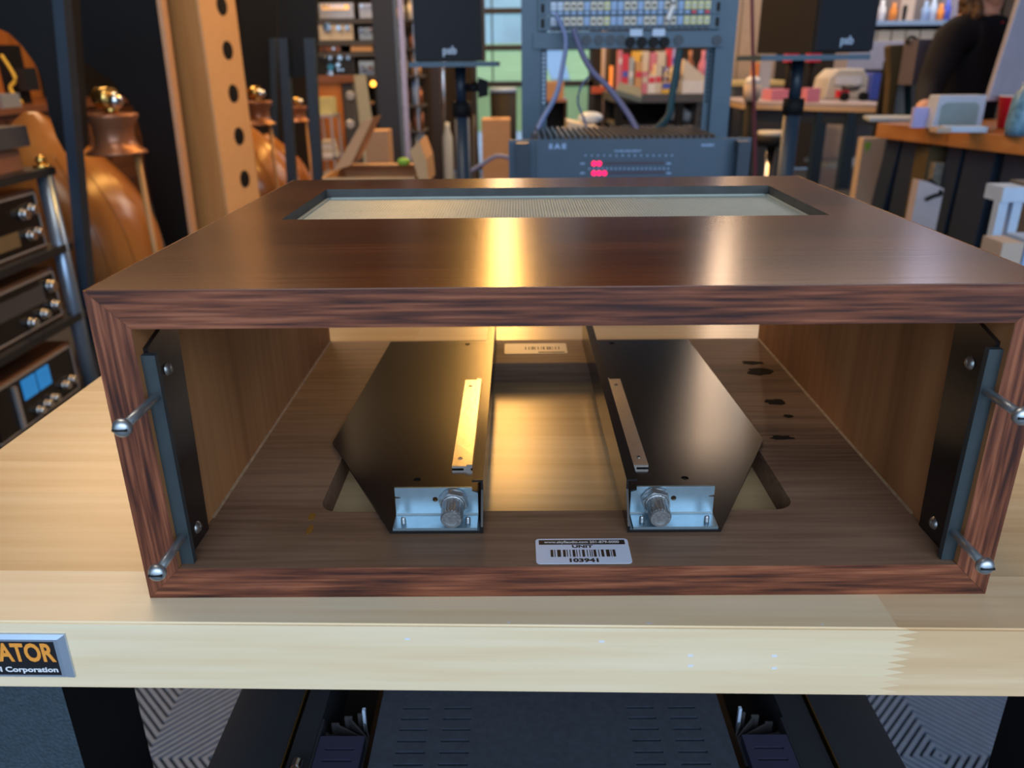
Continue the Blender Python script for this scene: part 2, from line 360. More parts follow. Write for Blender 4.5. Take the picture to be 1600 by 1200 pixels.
def text_bm(body, size, thick, mtx, align='CENTER', xs=1.0, bold=0.0):
    c = bpy.data.curves.new('t', 'FONT'); c.body = body; c.size = size; c.extrude = thick; c.offset = bold
    c.align_x = align; c.align_y = 'CENTER'; c.resolution_u = 3
    o = bpy.data.objects.new('t', c); COL.objects.link(o)
    dg = bpy.context.evaluated_depsgraph_get(); me = bpy.data.meshes.new_from_object(o.evaluated_get(dg))
    me.transform(mtx @ Matrix.Diagonal((xs, 1, 1, 1)))
    bm = NB(); bm.from_mesh(me); bpy.data.objects.remove(o); bpy.data.curves.remove(c); bpy.data.meshes.remove(me); return bm
def rotm(loc, rx=0, ry=0, rz=0):
    return Matrix.Translation(Vector(loc)) @ Matrix.Rotation(rz, 4, 'Z') @ Matrix.Rotation(ry, 4, 'Y') @ Matrix.Rotation(rx, 4, 'X')
def span(px0, px1, py0, py1, Y):
    """real extents of something seen between two pixel columns and rows at distance Y"""
    a = P(px0, (py0+py1)/2, Y); b = P(px1, (py0+py1)/2, Y); t = P((px0+px1)/2, py0, Y); u = P((px0+px1)/2, py1, Y)
    return a.x, b.x, u.z, t.z
# ---------------------------------------------------------------- room
RX0, RX1, RY0, RY1, RZ = -4.3, 5.2, -3.2, 9.0, 2.75
struct('floor', bx(NB(), RX0, RX1, RY0, RY1, FL-0.05, FL-0.012), 'concrete')
struct('ceiling', bx(NB(), RX0, RX1, RY0, RY1, RZ, RZ+0.05), 'ceiling')
wl_ = struct('wall_left', bx(NB(), RX0-0.1, RX0, RY0, RY1, FL, RZ), 'wall_dark')
for i in range(13):             # upright orange boards nailed to the left wall
    y0 = 4.6+i*0.2
    obj('board', bx(NB(), RX0, RX0+0.02+0.004*(i % 3), y0+0.004, y0+0.196, FL, 1.6), 'orange_wood', wl_)
struct('wall_right', bx(NB(), RX1, RX1+0.1, RY0, RY1, FL, RZ), 'wall_grey')
# back wall with the glazed door opening
wx0, wx1 = P(736, 60, RY1).x, P(929, 60, RY1).x
b = NB(); bx(b, RX0, wx0, RY1, RY1+0.15, FL, RZ); bx(b, wx1, RX1, RY1, RY1+0.15, FL, RZ); bx(b, wx0, wx1, RY1, RY1+0.15, 1.9, RZ)
struct('wall_back', b, 'wall_dark')
win = thing('window_1', '', '', (0.5*(wx0+wx1), RY1, FL)); win['kind'] = 'structure'; del win['label']; del win['category']
zr = [P(800, y, RY1).z for y in (-50, -45, 12, 21, 70, 79, 127, 136, 232, 245)]
zb = [(1.82, 1.9), (zr[3], zr[2]), (zr[5], zr[4]), (zr[7], zr[6]), (FL, FL+0.06)]
for z0, z1 in zb: obj('window_rail', bx(NB(), wx0, wx1, RY1+0.02, RY1+0.08, z0, z1), 'frame_black', win)
for x in (wx0, wx1-0.05): obj('window_stile', bx(NB(), x, x+0.05, RY1+0.02, RY1+0.08, FL, 1.9), 'frame_black', win)
for x in (P(769, 60, RY1).x, P(852, 60, RY1).x): obj('mullion', bx(NB(), x-0.008, x+0.008, RY1+0.03, RY1+0.06, zr[7], 1.9), 'frame_black', win)
zs = [1.82, zr[2], zr[3], zr[4], zr[5], zr[6], zr[7], FL+0.06]
for k in range(0, 8, 2): obj('pane', bx(NB(), wx0+0.05, wx1-0.05, RY1+0.045, RY1+0.05, zs[k+1], zs[k]), 'glass', win)
# outside
b = NB(); bx(b, -8, 8, RY1+0.15, 15, FL-0.1, FL-0.02); struct('paving', b, 'pave')
b = NB(); prism(b, [(-25, 15, FL-0.3), (-25, 15, -0.12), (-25, 50, 1.35), (-25, 50, FL-0.3)], (50, 0, 0)); lawn = struct('lawn', b, 'lawn')
b = NB(); a0, a1 = P(862, 127, 16.5), P(890, 127, 16.5); e0, e1 = P(850, 80, 46), P(866, 80, 46)
lz = lambda y: -0.12+(y-15)*1.47/35+0.03
prism(b, [(a0.x, 16.5, lz(16.5)), (a1.x, 16.5, lz(16.5)), (e1.x+0.3, 46, lz(46)), (e0.x-0.3, 46, lz(46))], (0, 0, -0.06)); struct('footpath', b, 'road')
b = NB(); bx(b, -30, 30, 52, 53, -1, 4.5); struct('wall_far', b, mat('pale blue far building', (0.42, 0.62, 0.80), 0.8, noise=0.35, nscale=0.5))
# ribbed interlocking floor tiles (diagonal ribs, direction alternating)
fr = bpy.data.objects['floor']
TS = 0.202
def tile_mesh(sgn):
    b = NB(); bx(b, 0, TS, 0, TS, 0, 0.003)
    def clip(poly, f):
        out = []
        for i in range(len(poly)):
            p, q = poly[i], poly[(i+1) % len(poly)]; a, c = f(p), f(q)
            if a >= 0: out.append(p)
            if a*c < 0: t = a/(a-c); out.append((p[0]+(q[0]-p[0])*t, p[1]+(q[1]-p[1])*t))
        return out
    s2 = math.sqrt(0.5); pitch = TS*math.sqrt(2)/23
    for k in range(-21, 22):
        c = k*pitch; h = pitch*0.30; L = 0.4
        mid = (TS/2, TS/2); d = (s2, s2*sgn); nn = (-d[1], d[0])
        poly = [(mid[0]+nn[0]*(c+e*h)+d[0]*l*L, mid[1]+nn[1]*(c+e*h)+d[1]*l*L) for e, l in ((-1,-1),(-1,1),(1,1),(1,-1))]
        for f in (lambda p: p[0], lambda p: TS-p[0], lambda p: p[1], lambda p: TS-p[1]):
            poly = clip(poly, f)
            if len(poly) < 3: break
        if len(poly) >= 3: prism(b, [(x, y, 0.003) for x, y in poly], (0, 0, 0.009))
    for f in b.faces:
        f.material_index = 1 if max(v.co.z for v in f.verts) < 0.0031 else 0
    me = bpy.data.meshes.new('floor_tile'); b.to_mesh(me); b.free(); me.materials.append(M['tile']); me.materials.append(M['tile_under']); return me
tm = [tile_mesh(1), tile_mesh(-1)]
for ix in range(-4, 11):
    for iy in range(-1, 5):
        o = bpy.data.objects.new('floor_tile', tm[(ix+iy) % 2]); COL.objects.link(o); o.parent = fr
        o.location = Vector((-0.695+ix*TS, 0.705+iy*TS, FL-0.012))-fr.location

# ---------------------------------------------------------------- the workbench under the cabinet
BA = -0.019
bench = thing('workbench', 'butcher block workbench in pale maple carrying the walnut cabinet, nameplate on its edge', 'workbench', (0, -0.0244, FL))
bL, bR, BT, BD = -0.4155, 0.425, 0.0425, 0.66
rows, wrow = 15, (BD)/15
jx = 0.1645                     # finger joint in the front stave
def stave(poly_xz, y0, y1, mt, front=False):
    b = NB(); prism(b, [(x, y0, z) for x, z in poly_xz], (0, y1-y0, 0))
    if front:
        es = [e for e in b.edges if all(abs(v.co.y-y0) < 1e-6 and abs(v.co.z) < 1e-6 for v in e.verts)]
        bmesh.ops.bevel(b, geom=es, offset=0.0011, segments=2, affect='EDGES')
    return obj('board', b, mt, bench)
teeth = []; nt = 10
for k in range(nt*2+1):
    teeth.append((jx+(0.0105 if k % 2 else 0.0)-0.0002*k, -BT*(k/(nt*2))*0.999))
y0 = -0.0244
stave([(bL, 0)]+teeth+[(bL, -BT)], y0, y0+wrow, 'maple_front', True)
stave([(bR, 0), (bR, -BT)]+list(reversed(teeth)), y0, y0+wrow, 'maple_pink', True)
random.seed(3)
for r in range(1, rows):
    ya, yb_ = y0+wrow*r, y0+wrow*(r+1)
    cuts = sorted([bL, bR]+[random.uniform(bL+0.15, bR-0.15) for _ in range(1)])
    for xa, xb in zip(cuts, cuts[1:]):
        stave([(xa, 0), (xb, 0), (xb, -BT), (xa, -BT)], ya, yb_, 'maple')
for px, mname in ((1, 'l'), (-1, 'r')):
    for yy in (0.055, 0.53):
        if px == 1: xa, xb = bL+0.004, -0.331
        else: xa, xb = 0.345, bR-0.004
        b = NB(); bx(b, xa, xb, yy, yy+0.075, FL+0.001, -BT); bevel_all(b, 0.004, 2)
        for f in b.faces: f.material_index = 0 if f.normal.y < -0.3 else 1  # front keeps the lit paint, black on the other faces paints their shade
        obj('leg', b, ['crackle', 'black_soft'], bench)
for yy in (0.62,): obj('stretcher', bx(NB(), bL+0.09, bR-0.09, yy-0.03, yy-0.01, FL+0.15, FL+0.21), 'black_soft', bench)
# nameplate on the front edge
nx1, nx0, nz0, nz1, ny = -0.2594, -0.40, -0.0350, -0.0070, -0.0244
b = NB(); A = [(nx0, nz0), (nx1-0.0005, nz0), (nx1, nz1), (nx0, nz1)]
i_ = 0.0052
prism(b, [(x, ny, z) for x, z in A], (0, -0.0012, 0))
o_in = [(nx0, nz0+0.003), (nx1-0.006, nz0+0.003), (nx1-0.0058, nz1-0.0035), (nx0, nz1-0.0035)]
rim = obj('nameplate', b, 'plate_silver', bench)
b = NB()
vo = [b.verts.new((x, ny-0.0012, z)) for x, z in A]; vi = [b.verts.new((x, ny-0.0026, z)) for x, z in [(nx0, nz0+0.0018), (nx1-0.0040, nz0+0.0018), (nx1-0.0036, nz1-0.0022), (nx0, nz1-0.0022)]]
for i in range(4): b.faces.new((vo[i], vo[(i+1) % 4], vi[(i+1) % 4], vi[i]))
b.faces.new(vi); bmesh.ops.recalc_face_normals(b, faces=b.faces)
obj('raised_rim', b, 'plate_silver', rim)
b = NB(); prism(b, [(x, ny-0.0026, z) for x, z in o_in], (0, -0.0002, 0)); obj('black_field', b, 'ink', rim)
b = text_bm('NATOR', 0.0158, 0.0001, rotm((-0.2664, ny-0.0030, -0.0178), math.pi/2), 'RIGHT', 0.68, 0.00050); obj('lettering', b, 'ink_orange', rim)
b = text_bm('ol Corporation', 0.0045, 0.0001, rotm((-0.2662, ny-0.0030, -0.0284), math.pi/2), 'RIGHT', 1.22, 0.00012); obj('lettering', b, 'ink_white', rim)
# chips of white on the front arris and edge
for px, py in ((795, 978), (1015, 978), (1290, 985)):
    q = PZ(px, py, 0.0); b = NB(); ball(b, (q.x, -0.0216, -0.0002), 0.001, 3.2 if px == 1015 else 1.6, 1.0, 0.25, 8); obj('paint_fleck', b, 'white', bench)
for px, py in ((1078, 1022), (1078, 1038), (1208, 1021), (1208, 1040), (940, 1002), (636, 1002)):
    q = P(px, py, -0.0244); b = NB(); bx(b, q.x-0.0014, q.x+0.0014, -0.0246, -0.0244, q.z-0.0005, q.z+0.0009); obj('paint_fleck', b, 'white', bench)
bench.rotation_euler[2] = BA

# ---------------------------------------------------------------- the cabinet
W2, H, D, T = 0.2225, 0.16945, 0.3669, 0.0186
G = 0.0006                      # stands a hair above the bench on its veneer edge
cab = thing('cabinet_sleeve', 'open-fronted walnut equipment cabinet with mitred corners and a mesh vent on top', 'cabinet', (0, 0, G))
vent = [(-0.180, 0.174), (0.180, 0.174), (0.180, 0.309), (-0.180, 0.309)]
e = 0.00015
b = NB(); plate(b, [(-W2+T+e, 0), (W2-T-e, 0), (W2-T-e, D), (-W2+T+e, D)], H-T, [(-W2+e, 0), (W2-e, 0), (W2-e, D), (-W2+e, D)], H, [vent])
for f in b.faces:
    c = f.calc_center_median()
    f.material_index = 1 if f.normal.y < -0.9 and c.y < 0.01 else (2 if f.normal.z < -0.9 else (3 if (abs(f.normal.x) > 0.9 or (abs(f.normal.y) > 0.9 and 0.1 < c.y < 0.32)) else 0))
es = [x for x in b.edges if all(v.co.z > H-1e-5 for v in x.verts) and not all(0.1 < v.co.y < 0.32 for v in x.verts) and len(x.link_faces) == 2 and x.calc_face_angle(0) > 0.5]
bmesh.ops.bevel(b, geom=es, offset=0.0007, segments=2, affect='EDGES')
obj('top_panel', b, ['walnut_top', 'walnut_x', 'raw_side', 'mesh_frame'], cab)
# bottom with the long cut-out, rounded at its front corners
cut = rrect(-0.1435, 0.1385, 0.056, 0.304, 0.012)
b = NB(); plate(b, [(-W2+e, 0), (W2-e, 0), (W2-e, D), (-W2+e, D)], 0, [(-W2+T+e, 0), (W2-T-e, 0), (W2-T-e, D), (-W2+T+e, D)], T, [cut])
for f in b.faces:
    c = f.calc_center_median(); f.material_index = 1 if f.normal.y < -0.9 and c.y < 0.01 else 0
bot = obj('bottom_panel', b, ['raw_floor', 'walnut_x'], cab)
for s in (-1, 1):
    b = NB(); X0, X1 = s*W2, s*(W2-T)
    prism(b, [(X0, 0, 0), (X1, 0, T), (X1, 0, H-T), (X0, 0, H)], (0, D, 0))
    for f in b.faces: f.material_index = 1 if f.normal.x*s < -0.9 else 0
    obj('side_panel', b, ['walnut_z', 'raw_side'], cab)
# glue line where sides meet floor
for s in (-1, 1):
    b = NB(); random.seed(5)
    xw = s*(W2-T)
    prism(b, [(xw, 0.05, T), (xw-s*0.0011, 0.05, T), (xw, 0.05, T+0.0013)], (0, D-0.051, 0)); obj('glue_line', b, 'glue', cab)
# stains on the floor (black marks, right; pale spot)
for px, py, w_, h_ in ((1188, 580, 0.010, 0.0065), (1176, 566, 0.008, 0.004), (1212, 627, 0.0075, 0.004), (1232, 649, 0.0035, 0.0025), (1222, 683, 0.007, 0.003)):
    q = PZ(px, py, T+G); pts = []; b = NB()
    for i in range(14):
        a = 2*math.pi*i/14; k = random.uniform(0.7, 1.15); pts.append((q.x+1.2*w_*k*math.cos(a), q.y+1.3*h_*k*math.sin(a), T))
    prism(b, pts, (0, 0, 0.0002)); obj('glue_stain', b, 'stain', cab)
mdrip = mat('amber varnish drip', (0.22, 0.10, 0.02), 0.25)
for px, py, w_, h_ in ((487, 806, 0.0022, 0.004), (484, 826, 0.0018, 0.005)):
    q = PZ(px, py, T+G); b = NB(); prism(b, [(q.x+w_*math.cos(i*0.6283)*random.uniform(.8,1.2), q.y+h_*math.sin(i*0.6283), T) for i in range(10)], (0, 0, 0.0002)); obj('varnish_drip', b, mdrip, cab)
# vent mesh: woven diagonal wires, real geometry
b = NB(); zx0, zx1, zy0, zy1, zm = -0.1795, 0.1795, 0.1745, 0.3085, H-0.0075
pit = 0.0042; wv = 0.0009
k = zx0-(zy1-zy0)
while k < zx1:
    for sg in (1, -1):
        # line x = k + t (sg=1) or mirrored, y = zy0 + t
        t0, t1 = max(0, zx0-k), min(zy1-zy0, zx1-k)
        if t1-t0 > 0.001:
            xa, xb = (k+t0, k+t1); ya, yb2 = zy0+t0, zy0+t1
            if sg < 0: xa, xb = -xa, -xb
            z = zm+(0.0001 if sg > 0 else -0.0001); h = wv*0.7071
            nx, ny_ = (-h, h) if sg > 0 else (h, h)
            vs = [b.verts.new(p) for p in ((xa-nx, ya-ny_, z), (xa+nx, ya+ny_, z), (xb+nx, yb2+ny_, z), (xb-nx, yb2-ny_, z), (xa, ya, z+wv*0.3), (xb, yb2, z+wv*0.3))]
            b.faces.new((vs[0], vs[3], vs[5], vs[4])); b.faces.new((vs[4], vs[5], vs[2], vs[1])); b.faces.new((vs[0], vs[1], vs[2], vs[3]))
    k += pit
scr = obj('vent_mesh', b, 'mesh', cab); stuff(scr)
b = NB()
for x0_, x1_, ya_, yb2 in ((zx0, zx1, zy1-0.003, zy1), (zx0, zx1, zy0, zy0+0.003), (zx0, zx0+0.003, zy0, zy1), (zx1-0.003, zx1, zy0, zy1)):
    bx(b, x0_, x1_, ya_, yb2, zm-0.0012, zm+0.0012)
obj('mesh_border', b, 'mesh', cab)
# mounting rails with machine screws
def screw_m(parent, x, y, z, L):
    b = NB(); cone(b, (x, y, z), (x, y-L, z), 0.0022, 0.0022, 14)
    sc_ = obj('machine_screw', b, 'screw', parent)
    b = NB()
    lathe(b, [(0.0, -L-0.0046), (0.0022, -L-0.0044), (0.0038, -L-0.0034), (0.0044, -L-0.0020), (0.0044, -L-0.0006), (0.0022, -L+0.0004)], (x, y, z), 20, 'Y')
    n0 = len(b.faces); bx(b, x-0.0033, x+0.0033, y-L-0.00475, y-L-0.0036, z-0.0005, z+0.0005)
    b.faces.ensure_lookup_table()
    for f in b.faces[n0:]: f.material_index = 1
    return sc_, b
for s in (-1, 1):
    xw = s*(W2-T); L1 = 0.0335 if s < 0 else 0.0272; L2 = 0.0300 if s < 0 else 0.0280
    b = NB()
    prism(b, [(xw, 0.0072, T+0.0006), (xw, 0.0375, T+0.0006+0.0), (xw, 0.0435, 0.148), (xw, 0.0072, 0.139)], (-s*0.0024, 0, 0))
    rail = obj('mounting_rail', b, 'black_paint', cab)
    b = NB(); bx(b, xw, xw-s*0.0068, 0.0035, 0.0072, T+0.0006, 0.1365); obj('front_flange', b, 'steel_edge', rail, 0.0003)
    for z_, L_ in ((0.1153, L1), (0.0362, L2)):
        x_ = xw-s*0.0036
        sc_, hb = screw_m(rail, x_, 0.0035, z_, L_)
        sc_.name = 'machine_screw'; obj('screw_head', hb, ['screw', 'slot'], rail)
    for y_, z_ in ((0.0235, 0.1222), (0.0240, 0.0288)):
        b = NB(); xx = xw-s*0.0024
        r = [(0.0, 0.0020), (0.0018, 0.0018), (0.0030, 0.0010), (0.0036, 0.0)]
        seg = 16; rings = [[b.verts.new((xx-s*h, y_+rr*math.cos(2*math.pi*i/seg), z_+rr*math.sin(2*math.pi*i/seg))) for i in range(seg)] for rr, h in r[1:]]
        c_ = b.verts.new((xx-s*0.0020, y_, z_))
        for i in range(seg):
            b.faces.new((c_, rings[0][i], rings[0][(i+1) % seg])).smooth = True
            for A_, B_ in zip(rings, rings[1:]): b.faces.new((A_[i], B_[i], B_[(i+1) % seg], A_[(i+1) % seg])).smooth = True
        bx(b, xx-s*0.0021, xx-s*0.0017, y_-0.0015, y_+0.0015, z_-0.0003, z_+0.0003)
        bx(b, xx-s*0.0021, xx-s*0.0017, y_-0.0003, y_+0.0003, z_-0.0015, z_+0.0015)
        obj('wood_screw', b, 'screw_dark', rail)
# stickers on the cabinet floor
b = NB(); zt = T+0.0001
sx0, sx1, sy0, sy1 = -0.0158, 0.0350, 0.0022, 0.0257
plate(b, rrect(sx0, sx1, sy0, sy1, 0.0022), zt, rrect(sx0, sx1, sy0, sy1, 0.0022), zt+0.00025)
st = obj('unit_sticker', b, 'sticker', cab)
b = NB(); bx(b, sx0+0.0018, sx1-0.0018, sy1-0.0058, sy1-0.0014, zt+0.00025, zt+0.00034); obj('sticker_band', b, 'ink', st)
cx = (sx0+sx1)/2
obj('lettering', text_bm('www.skyfiaudio.com 201-879-0000', 0.0031, 0.00003, rotm((cx, sy1-0.0036, zt+0.0004)), 'CENTER', 0.93, 0.00004), 'ink_white', st)
obj('lettering', text_bm('UNIT', 0.0036, 0.00003, rotm((cx, sy1-0.0078, zt+0.0003)), 'CENTER', 1.35, 0.00015), 'ink', st)
obj('lettering', text_bm('103941', 0.0044, 0.00003, rotm((cx, sy0+0.0028, zt+0.0003)), 'CENTER', 1.30, 0.00022), 'ink', st)
b = NB(); pat = [3,1,1,2,4,2,3,1,1,2,1,2,3,1,1,2,1,2,3,2,1,2,1,1,1,1,3,2,1,2,3,2,4,1,1,1,3]; x = cx-0.0175; u_ = 0.035/sum(pat)
for i, w_ in enumerate(pat):
    if i % 2 == 0: bx(b, x, x+w_*u_*0.95, sy0+0.0062, sy1-0.0108, zt+0.00025, zt+0.00033)
    x += w_*u_
obj('barcode', b, 'ink', st)
b = NB(); q0, q1 = -0.0370, 0.0205; plate(b, rrect(q0, q1, 0.3275, 0.3555, 0.002), zt, rrect(q0, q1, 0.3275, 0.3555, 0.002), zt+0.0002)
s2_ = obj('rear_sticker', b, 'sticker_warm', cab)
b = NB(); x = -0.018
random.seed(9)
while x < 0.013:
    w_ = random.choice((0.0006, 0.001, 0.0016)); bx(b, x, x+w_, 0.338, 0.346, zt+0.0002, zt+0.00028); x += w_+random.choice((0.0006, 0.0012, 0.002))
bx(b, -0.006, 0.018, 0.3295, 0.3325, zt+0.0002, zt+0.00028)
obj('barcode', b, 'ink', s2_)

# ---------------------------------------------------------------- the two loose slide brackets on the cabinet floor
def slide_bracket(s, xi, label):
    """s: side to which the plate spreads; xi: x of the upright flange"""
    z = T+G+0.0001; th = 0.0016
    root = thing('slide_bracket', label, 'bracket', (xi+s*0.05, 0.2, z), group=None)
    X = lambda d: xi+s*d
    b = NB(); plate(b, [(X(0), 0.0312), (X(0.051), 0.0312), (X(0.1075), 0.1445), (X(0.0985), 0.3585), (X(0), 0.3585)][::(1 if s > 0 else -1)], z,
                    [(X(0), 0.0312), (X(0.051), 0.0312), (X(0.1075), 0.1445), (X(0.0985), 0.3585), (X(0), 0.3585)][::(1 if s > 0 else -1)], z+th,
                    [circle(X(0.0255), 0.349, 0.0024), circle(X(0.0425), 0.0905, 0.0024)])
    obj('base_plate', b, 'black_paint', root)
    b = NB(); prism(b, [(X(0), 0.0312, z), (X(0), 0.0312, z+0.004), (X(0), 0.0440, z+0.0205), (X(0), 0.0440, z+0.0255), (X(0), 0.3585, z+0.0255), (X(0), 0.3585, z)], (-s*0.0013, 0, 0))
    obj('upright_flange', b, 'black_paint', root)
    b = NB(); bx(b, X(-0.0013), X(0.0050), 0.0440, 0.3585, z+0.0255, z+0.0267); obj('flange_lip', b, 'black_paint', root, 0.0003)
    # aluminium guide strip
    ya, yb2 = 0.1035, 0.2530; zt_ = z+th
    b = NB(); bx(b, X(0.0085), X(0.0215), ya, yb2, zt_+0.0008, zt_+0.0024); bx(b, X(0.0085), X(0.0122), ya, yb2, zt_+0.0024, zt_+0.0034); bx(b, X(0.0095), X(0.0140), ya, yb2, zt_, zt_+0.0008)
    gs = obj('guide_strip', b, 'alu', root)
    for yy in (0.1145, 0.2400):
        b = NB(); cone(b, (X(0.0168), yy, zt_+0.0024), (X(0.0168), yy, zt_+0.0029), 0.0017, 0.0014, 12); cone(b, (X(0.0168), yy, zt_+0.0029), (X(0.0168), yy, zt_+0.00295), 0.0009, 0.0009, 6)
        for f in list(b.faces)[-7:]: f.material_index = 1
        obj('rivet', b, ['screw_dark', 'slot'], gs)
    # zinc angle
    za = z+th; yf, yk = 0.0322, 0.0479
    xa, xb = X(0.0020), X(0.0495)
    b = NB(); bx(b, xa, xb, yf, yk, za, za+0.0013); foot = obj('angle_foot', b, 'zinc', root, 0.0003)
    b = NB(); n_ = [(xa, za+0.0013), (xb, za+0.0013), (xb, za+0.0118), (X(0.0465), za+0.0122), (X(0.0465), za+0.0128), (xb, za+0.0132), (xb, za+0.0188), (X(0.0052), za+0.0188), (X(0.0052), za+0.0165), (xa, za+0.0155)]
    plate(b, [(x, -zz) for x, zz in n_][::(-1 if s > 0 else 1)], -yk, [(x, -zz) for x, zz in n_][::(-1 if s > 0 else 1)], -yk+0.0013, [circle(X(0.0265), -(za+0.0113), 0.0016, 12)])
    for v in b.verts: x_, y_, z_ = v.co; v.co = (x_, -z_, -y_)
    bmesh.ops.recalc_face_normals(b, faces=b.faces)
    obj('angle_upright', b, 'zinc', root)
    b = NB(); prism(b, [(min(xa, xb), yk-0.0013, za+0.0013), (min(xa, xb), yk-0.0022, za+0.0013), (min(xa, xb), yk-0.0013, za+0.0022)], (abs(xb-xa), 0, 0)); obj('angle_fold', b, 'zinc', root)
    for d in (0.0075, 0.0440):
        b = NB(); lathe(b, [(0.0013, 0.0), (0.0013, 0.0034), (0.0009, 0.0040), (0, 0.0040)], (X(d), 0.0375, za+0.0013), 10)
        for i in range(5): cone(b, (X(d), 0.0375, za+0.0016+i*0.0006), (X(d), 0.0375, za+0.0019+i*0.0006), 0.00155, 0.0013, 10)
        obj('stud', b, 'screw', foot)
    # bushing: washer, hex nut, knurled cap, pointing at the viewer and slightly down
    c = Vector((X(0.0160), yk-0.0013, za+0.0108)); d = Vector((0.0 if s < 0 else 0.02, -1, -0.12)).normalized()
    b = NB(); cone(b, c, c+d*0.0010, 0.0080, 0.0080, 28); bush = obj('bushing', b, 'zinc_dull', root)
    b = NB(); cone(b, c+d*0.0010, c+d*0.0048, 0.0088, 0.0084, 6); cone(b, c+d*0.0048, c+d*0.0056, 0.0070, 0.0062, 24); obj('hex_nut', b, 'zinc_dull', bush)
    b = NB(); u = d.orthogonal().normalized(); w = d.cross(u); seg = 44; hs = [(0.0056, 1.0), (0.0170, 1.0), (0.0182, 0.92), (0.0182, 0.70), (0.0176, 0.66), (0.0176, 0.0)]
    rings = []
    for h, k_ in hs[:-1]:
        rings.append([b.verts.new(c+d*h+(u*math.cos(2*math.pi*i/seg)+w*math.sin(2*math.pi*i/seg))*(0.0060+(0.00024 if i % 2 and k_ == 1.0 else 0))*k_) for i in range(seg)])
    for A_, B_ in zip(rings, rings[1:]):
        for i in range(seg): b.faces.new((A_[i], A_[(i+1) % seg], B_[(i+1) % seg], B_[i]))
    b.faces.new(rings[-1]); bmesh.ops.recalc_face_normals(b, faces=b.faces)
    obj('knurled_cap', b, 'zinc_dull', bush)
    return root
slide_bracket(-1, -0.0462, 'black steel slide bracket lying left inside the walnut cabinet, plate spreading left')
slide_bracket(1, 0.0372, 'black steel slide bracket lying right inside the walnut cabinet, plate spreading right')

# ---------------------------------------------------------------- amplifier under the bench
z = -0.206
am = thing('power_amplifier', 'wide black amplifier with slotted brushed lid below the maple workbench', 'amplifier', (0, 0.24, z-0.26))
ya, yb2 = 0.02, 0.50
b = NB(); plate(b, [(-0.135, ya), (0.132, ya), (0.132, yb2), (-0.135, yb2)], z-0.012, [(-0.135, ya), (0.132, ya), (0.132, yb2), (-0.135, yb2)], z,
    [[(x0, y_), (x0+0.0215, y_), (x0+0.0215, y_+0.0022), (x0, y_+0.0022)] for x0 in (-0.117, -0.0845, 0.0585, 0.0908) for y_ in [0.055+i*0.0108 for i in range(8)]])
obj('slotted_lid', b, 'brushed', am)
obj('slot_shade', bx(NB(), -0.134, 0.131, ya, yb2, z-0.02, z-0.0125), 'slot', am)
for s, xo, xi, xg in ((-1, -0.2525, -0.199, -0.1965), (1, 0.2525, 0.2045, 0.2020)):
    obj('side_case', bx(NB(), xo, xi, ya, yb2, z-0.24, z-0.003), 'case_black', am, 0.0006)
    obj('slit_glow_strip', bx(NB(), xi, xi-s*0.0008, ya, yb2, z-0.01, z-0.0015), 'gold', am)  # brass colour stands in for the orange glow in the slit
    obj('inner_cover', bx(NB(), xg, s*0.180, ya, yb2, z-0.24, z-0.005), 'case_black', am, 0.0006)
    # slotted control box between cover and lid
    x0, x1 = s*0.177, s*0.143
    sl = [[(min(x0, x1)+0.006, y_), (max(x0, x1)-0.006, y_), (max(x0, x1)-0.006, y_+0.0022), (min(x0, x1)+0.006, y_+0.0022)] for y_ in (0.063, 0.0735, 0.084, 0.0945)]
    rc = [(min(x0, x1), ya), (max(x0, x1), ya), (max(x0, x1), 0.108), (min(x0, x1), 0.108)]
    b = NB(); plate(b, rc, z-0.012, rc, z-0.004, sl); obj('slotted_cover', b, mat('indigo black cover', (0.030, 0.032, 0.065), 0.45), am)
    obj('well_wall', bx(NB(), s*0.1795, s*0.1775, ya, 0.125, z-0.06, z-0.004), 'case_black', am)
    # heat sink fins fanning out of the well
    hub = Vector((s*0.142, 0.118, z-0.020))
    for k_, (ex, ey) in enumerate(((0.178, 0.122), (0.172, 0.132), (0.163, 0.139), (0.153, 0.142))):
        b = NB(); p1 = Vector((s*ex, ey, z-0.016)); dd = (p1-hub).normalized(); nn = Vector((-dd.y, dd.x, 0))*0.0006
        prism(b, [hub-nn, hub+nn, p1+nn, p1-nn], (0, 0, -0.03)); bx(b, p1.x-0.003, p1.x+0.003, p1.y-0.0008, p1.y+0.0008, z-0.046, z-0.0158)
        obj('fin', b, 'grey_dark', am)
    obj('fin_hub', bx(NB(), s*0.1365, s*0.143, ya, yb2, z-0.05, z-0.018), mat('brown anodised strip', (0.05, 0.025, 0.012), 0.4, metal=0.5), am)
    obj('terminal', bx(NB(), s*0.1500, s*0.1478, 0.1335, 0.1365, z-0.030, z-0.004), 'white_blue', am)
obj('chrome_knob', cone(NB(), (-0.186, 0.055, z+0.002), (-0.186, 0.078, z+0.002), 0.005, 0.005, 20), 'chrome', am)
obj('chassis', bx(NB(), -0.18, 0.18, ya, yb2, z-0.24, z-0.06), 'slot', am)
for x_ in (-0.23, 0.23):
    for y_ in (0.05, 0.47): obj('foot', cone(NB(), (x_, y_, z-0.26), (x_, y_, z-0.24), 0.018, 0.018, 16), 'black_soft', am)
stn = thing('low_stand', 'low black stand holding the amplifier beneath the workbench', 'stand', (0, 0.24, FL))
obj('shelf', bx(NB(), -0.25, 0.25, 0.03, 0.49, z-0.285, z-0.26), 'black_soft', stn, 0.002)
for x_ in (-0.24, 0.205):
    for y_ in (0.04, 0.445): obj('leg', bx(NB(), x_, x_+0.035, y_, y_+0.035, FL, z-0.285), 'black_soft', stn)
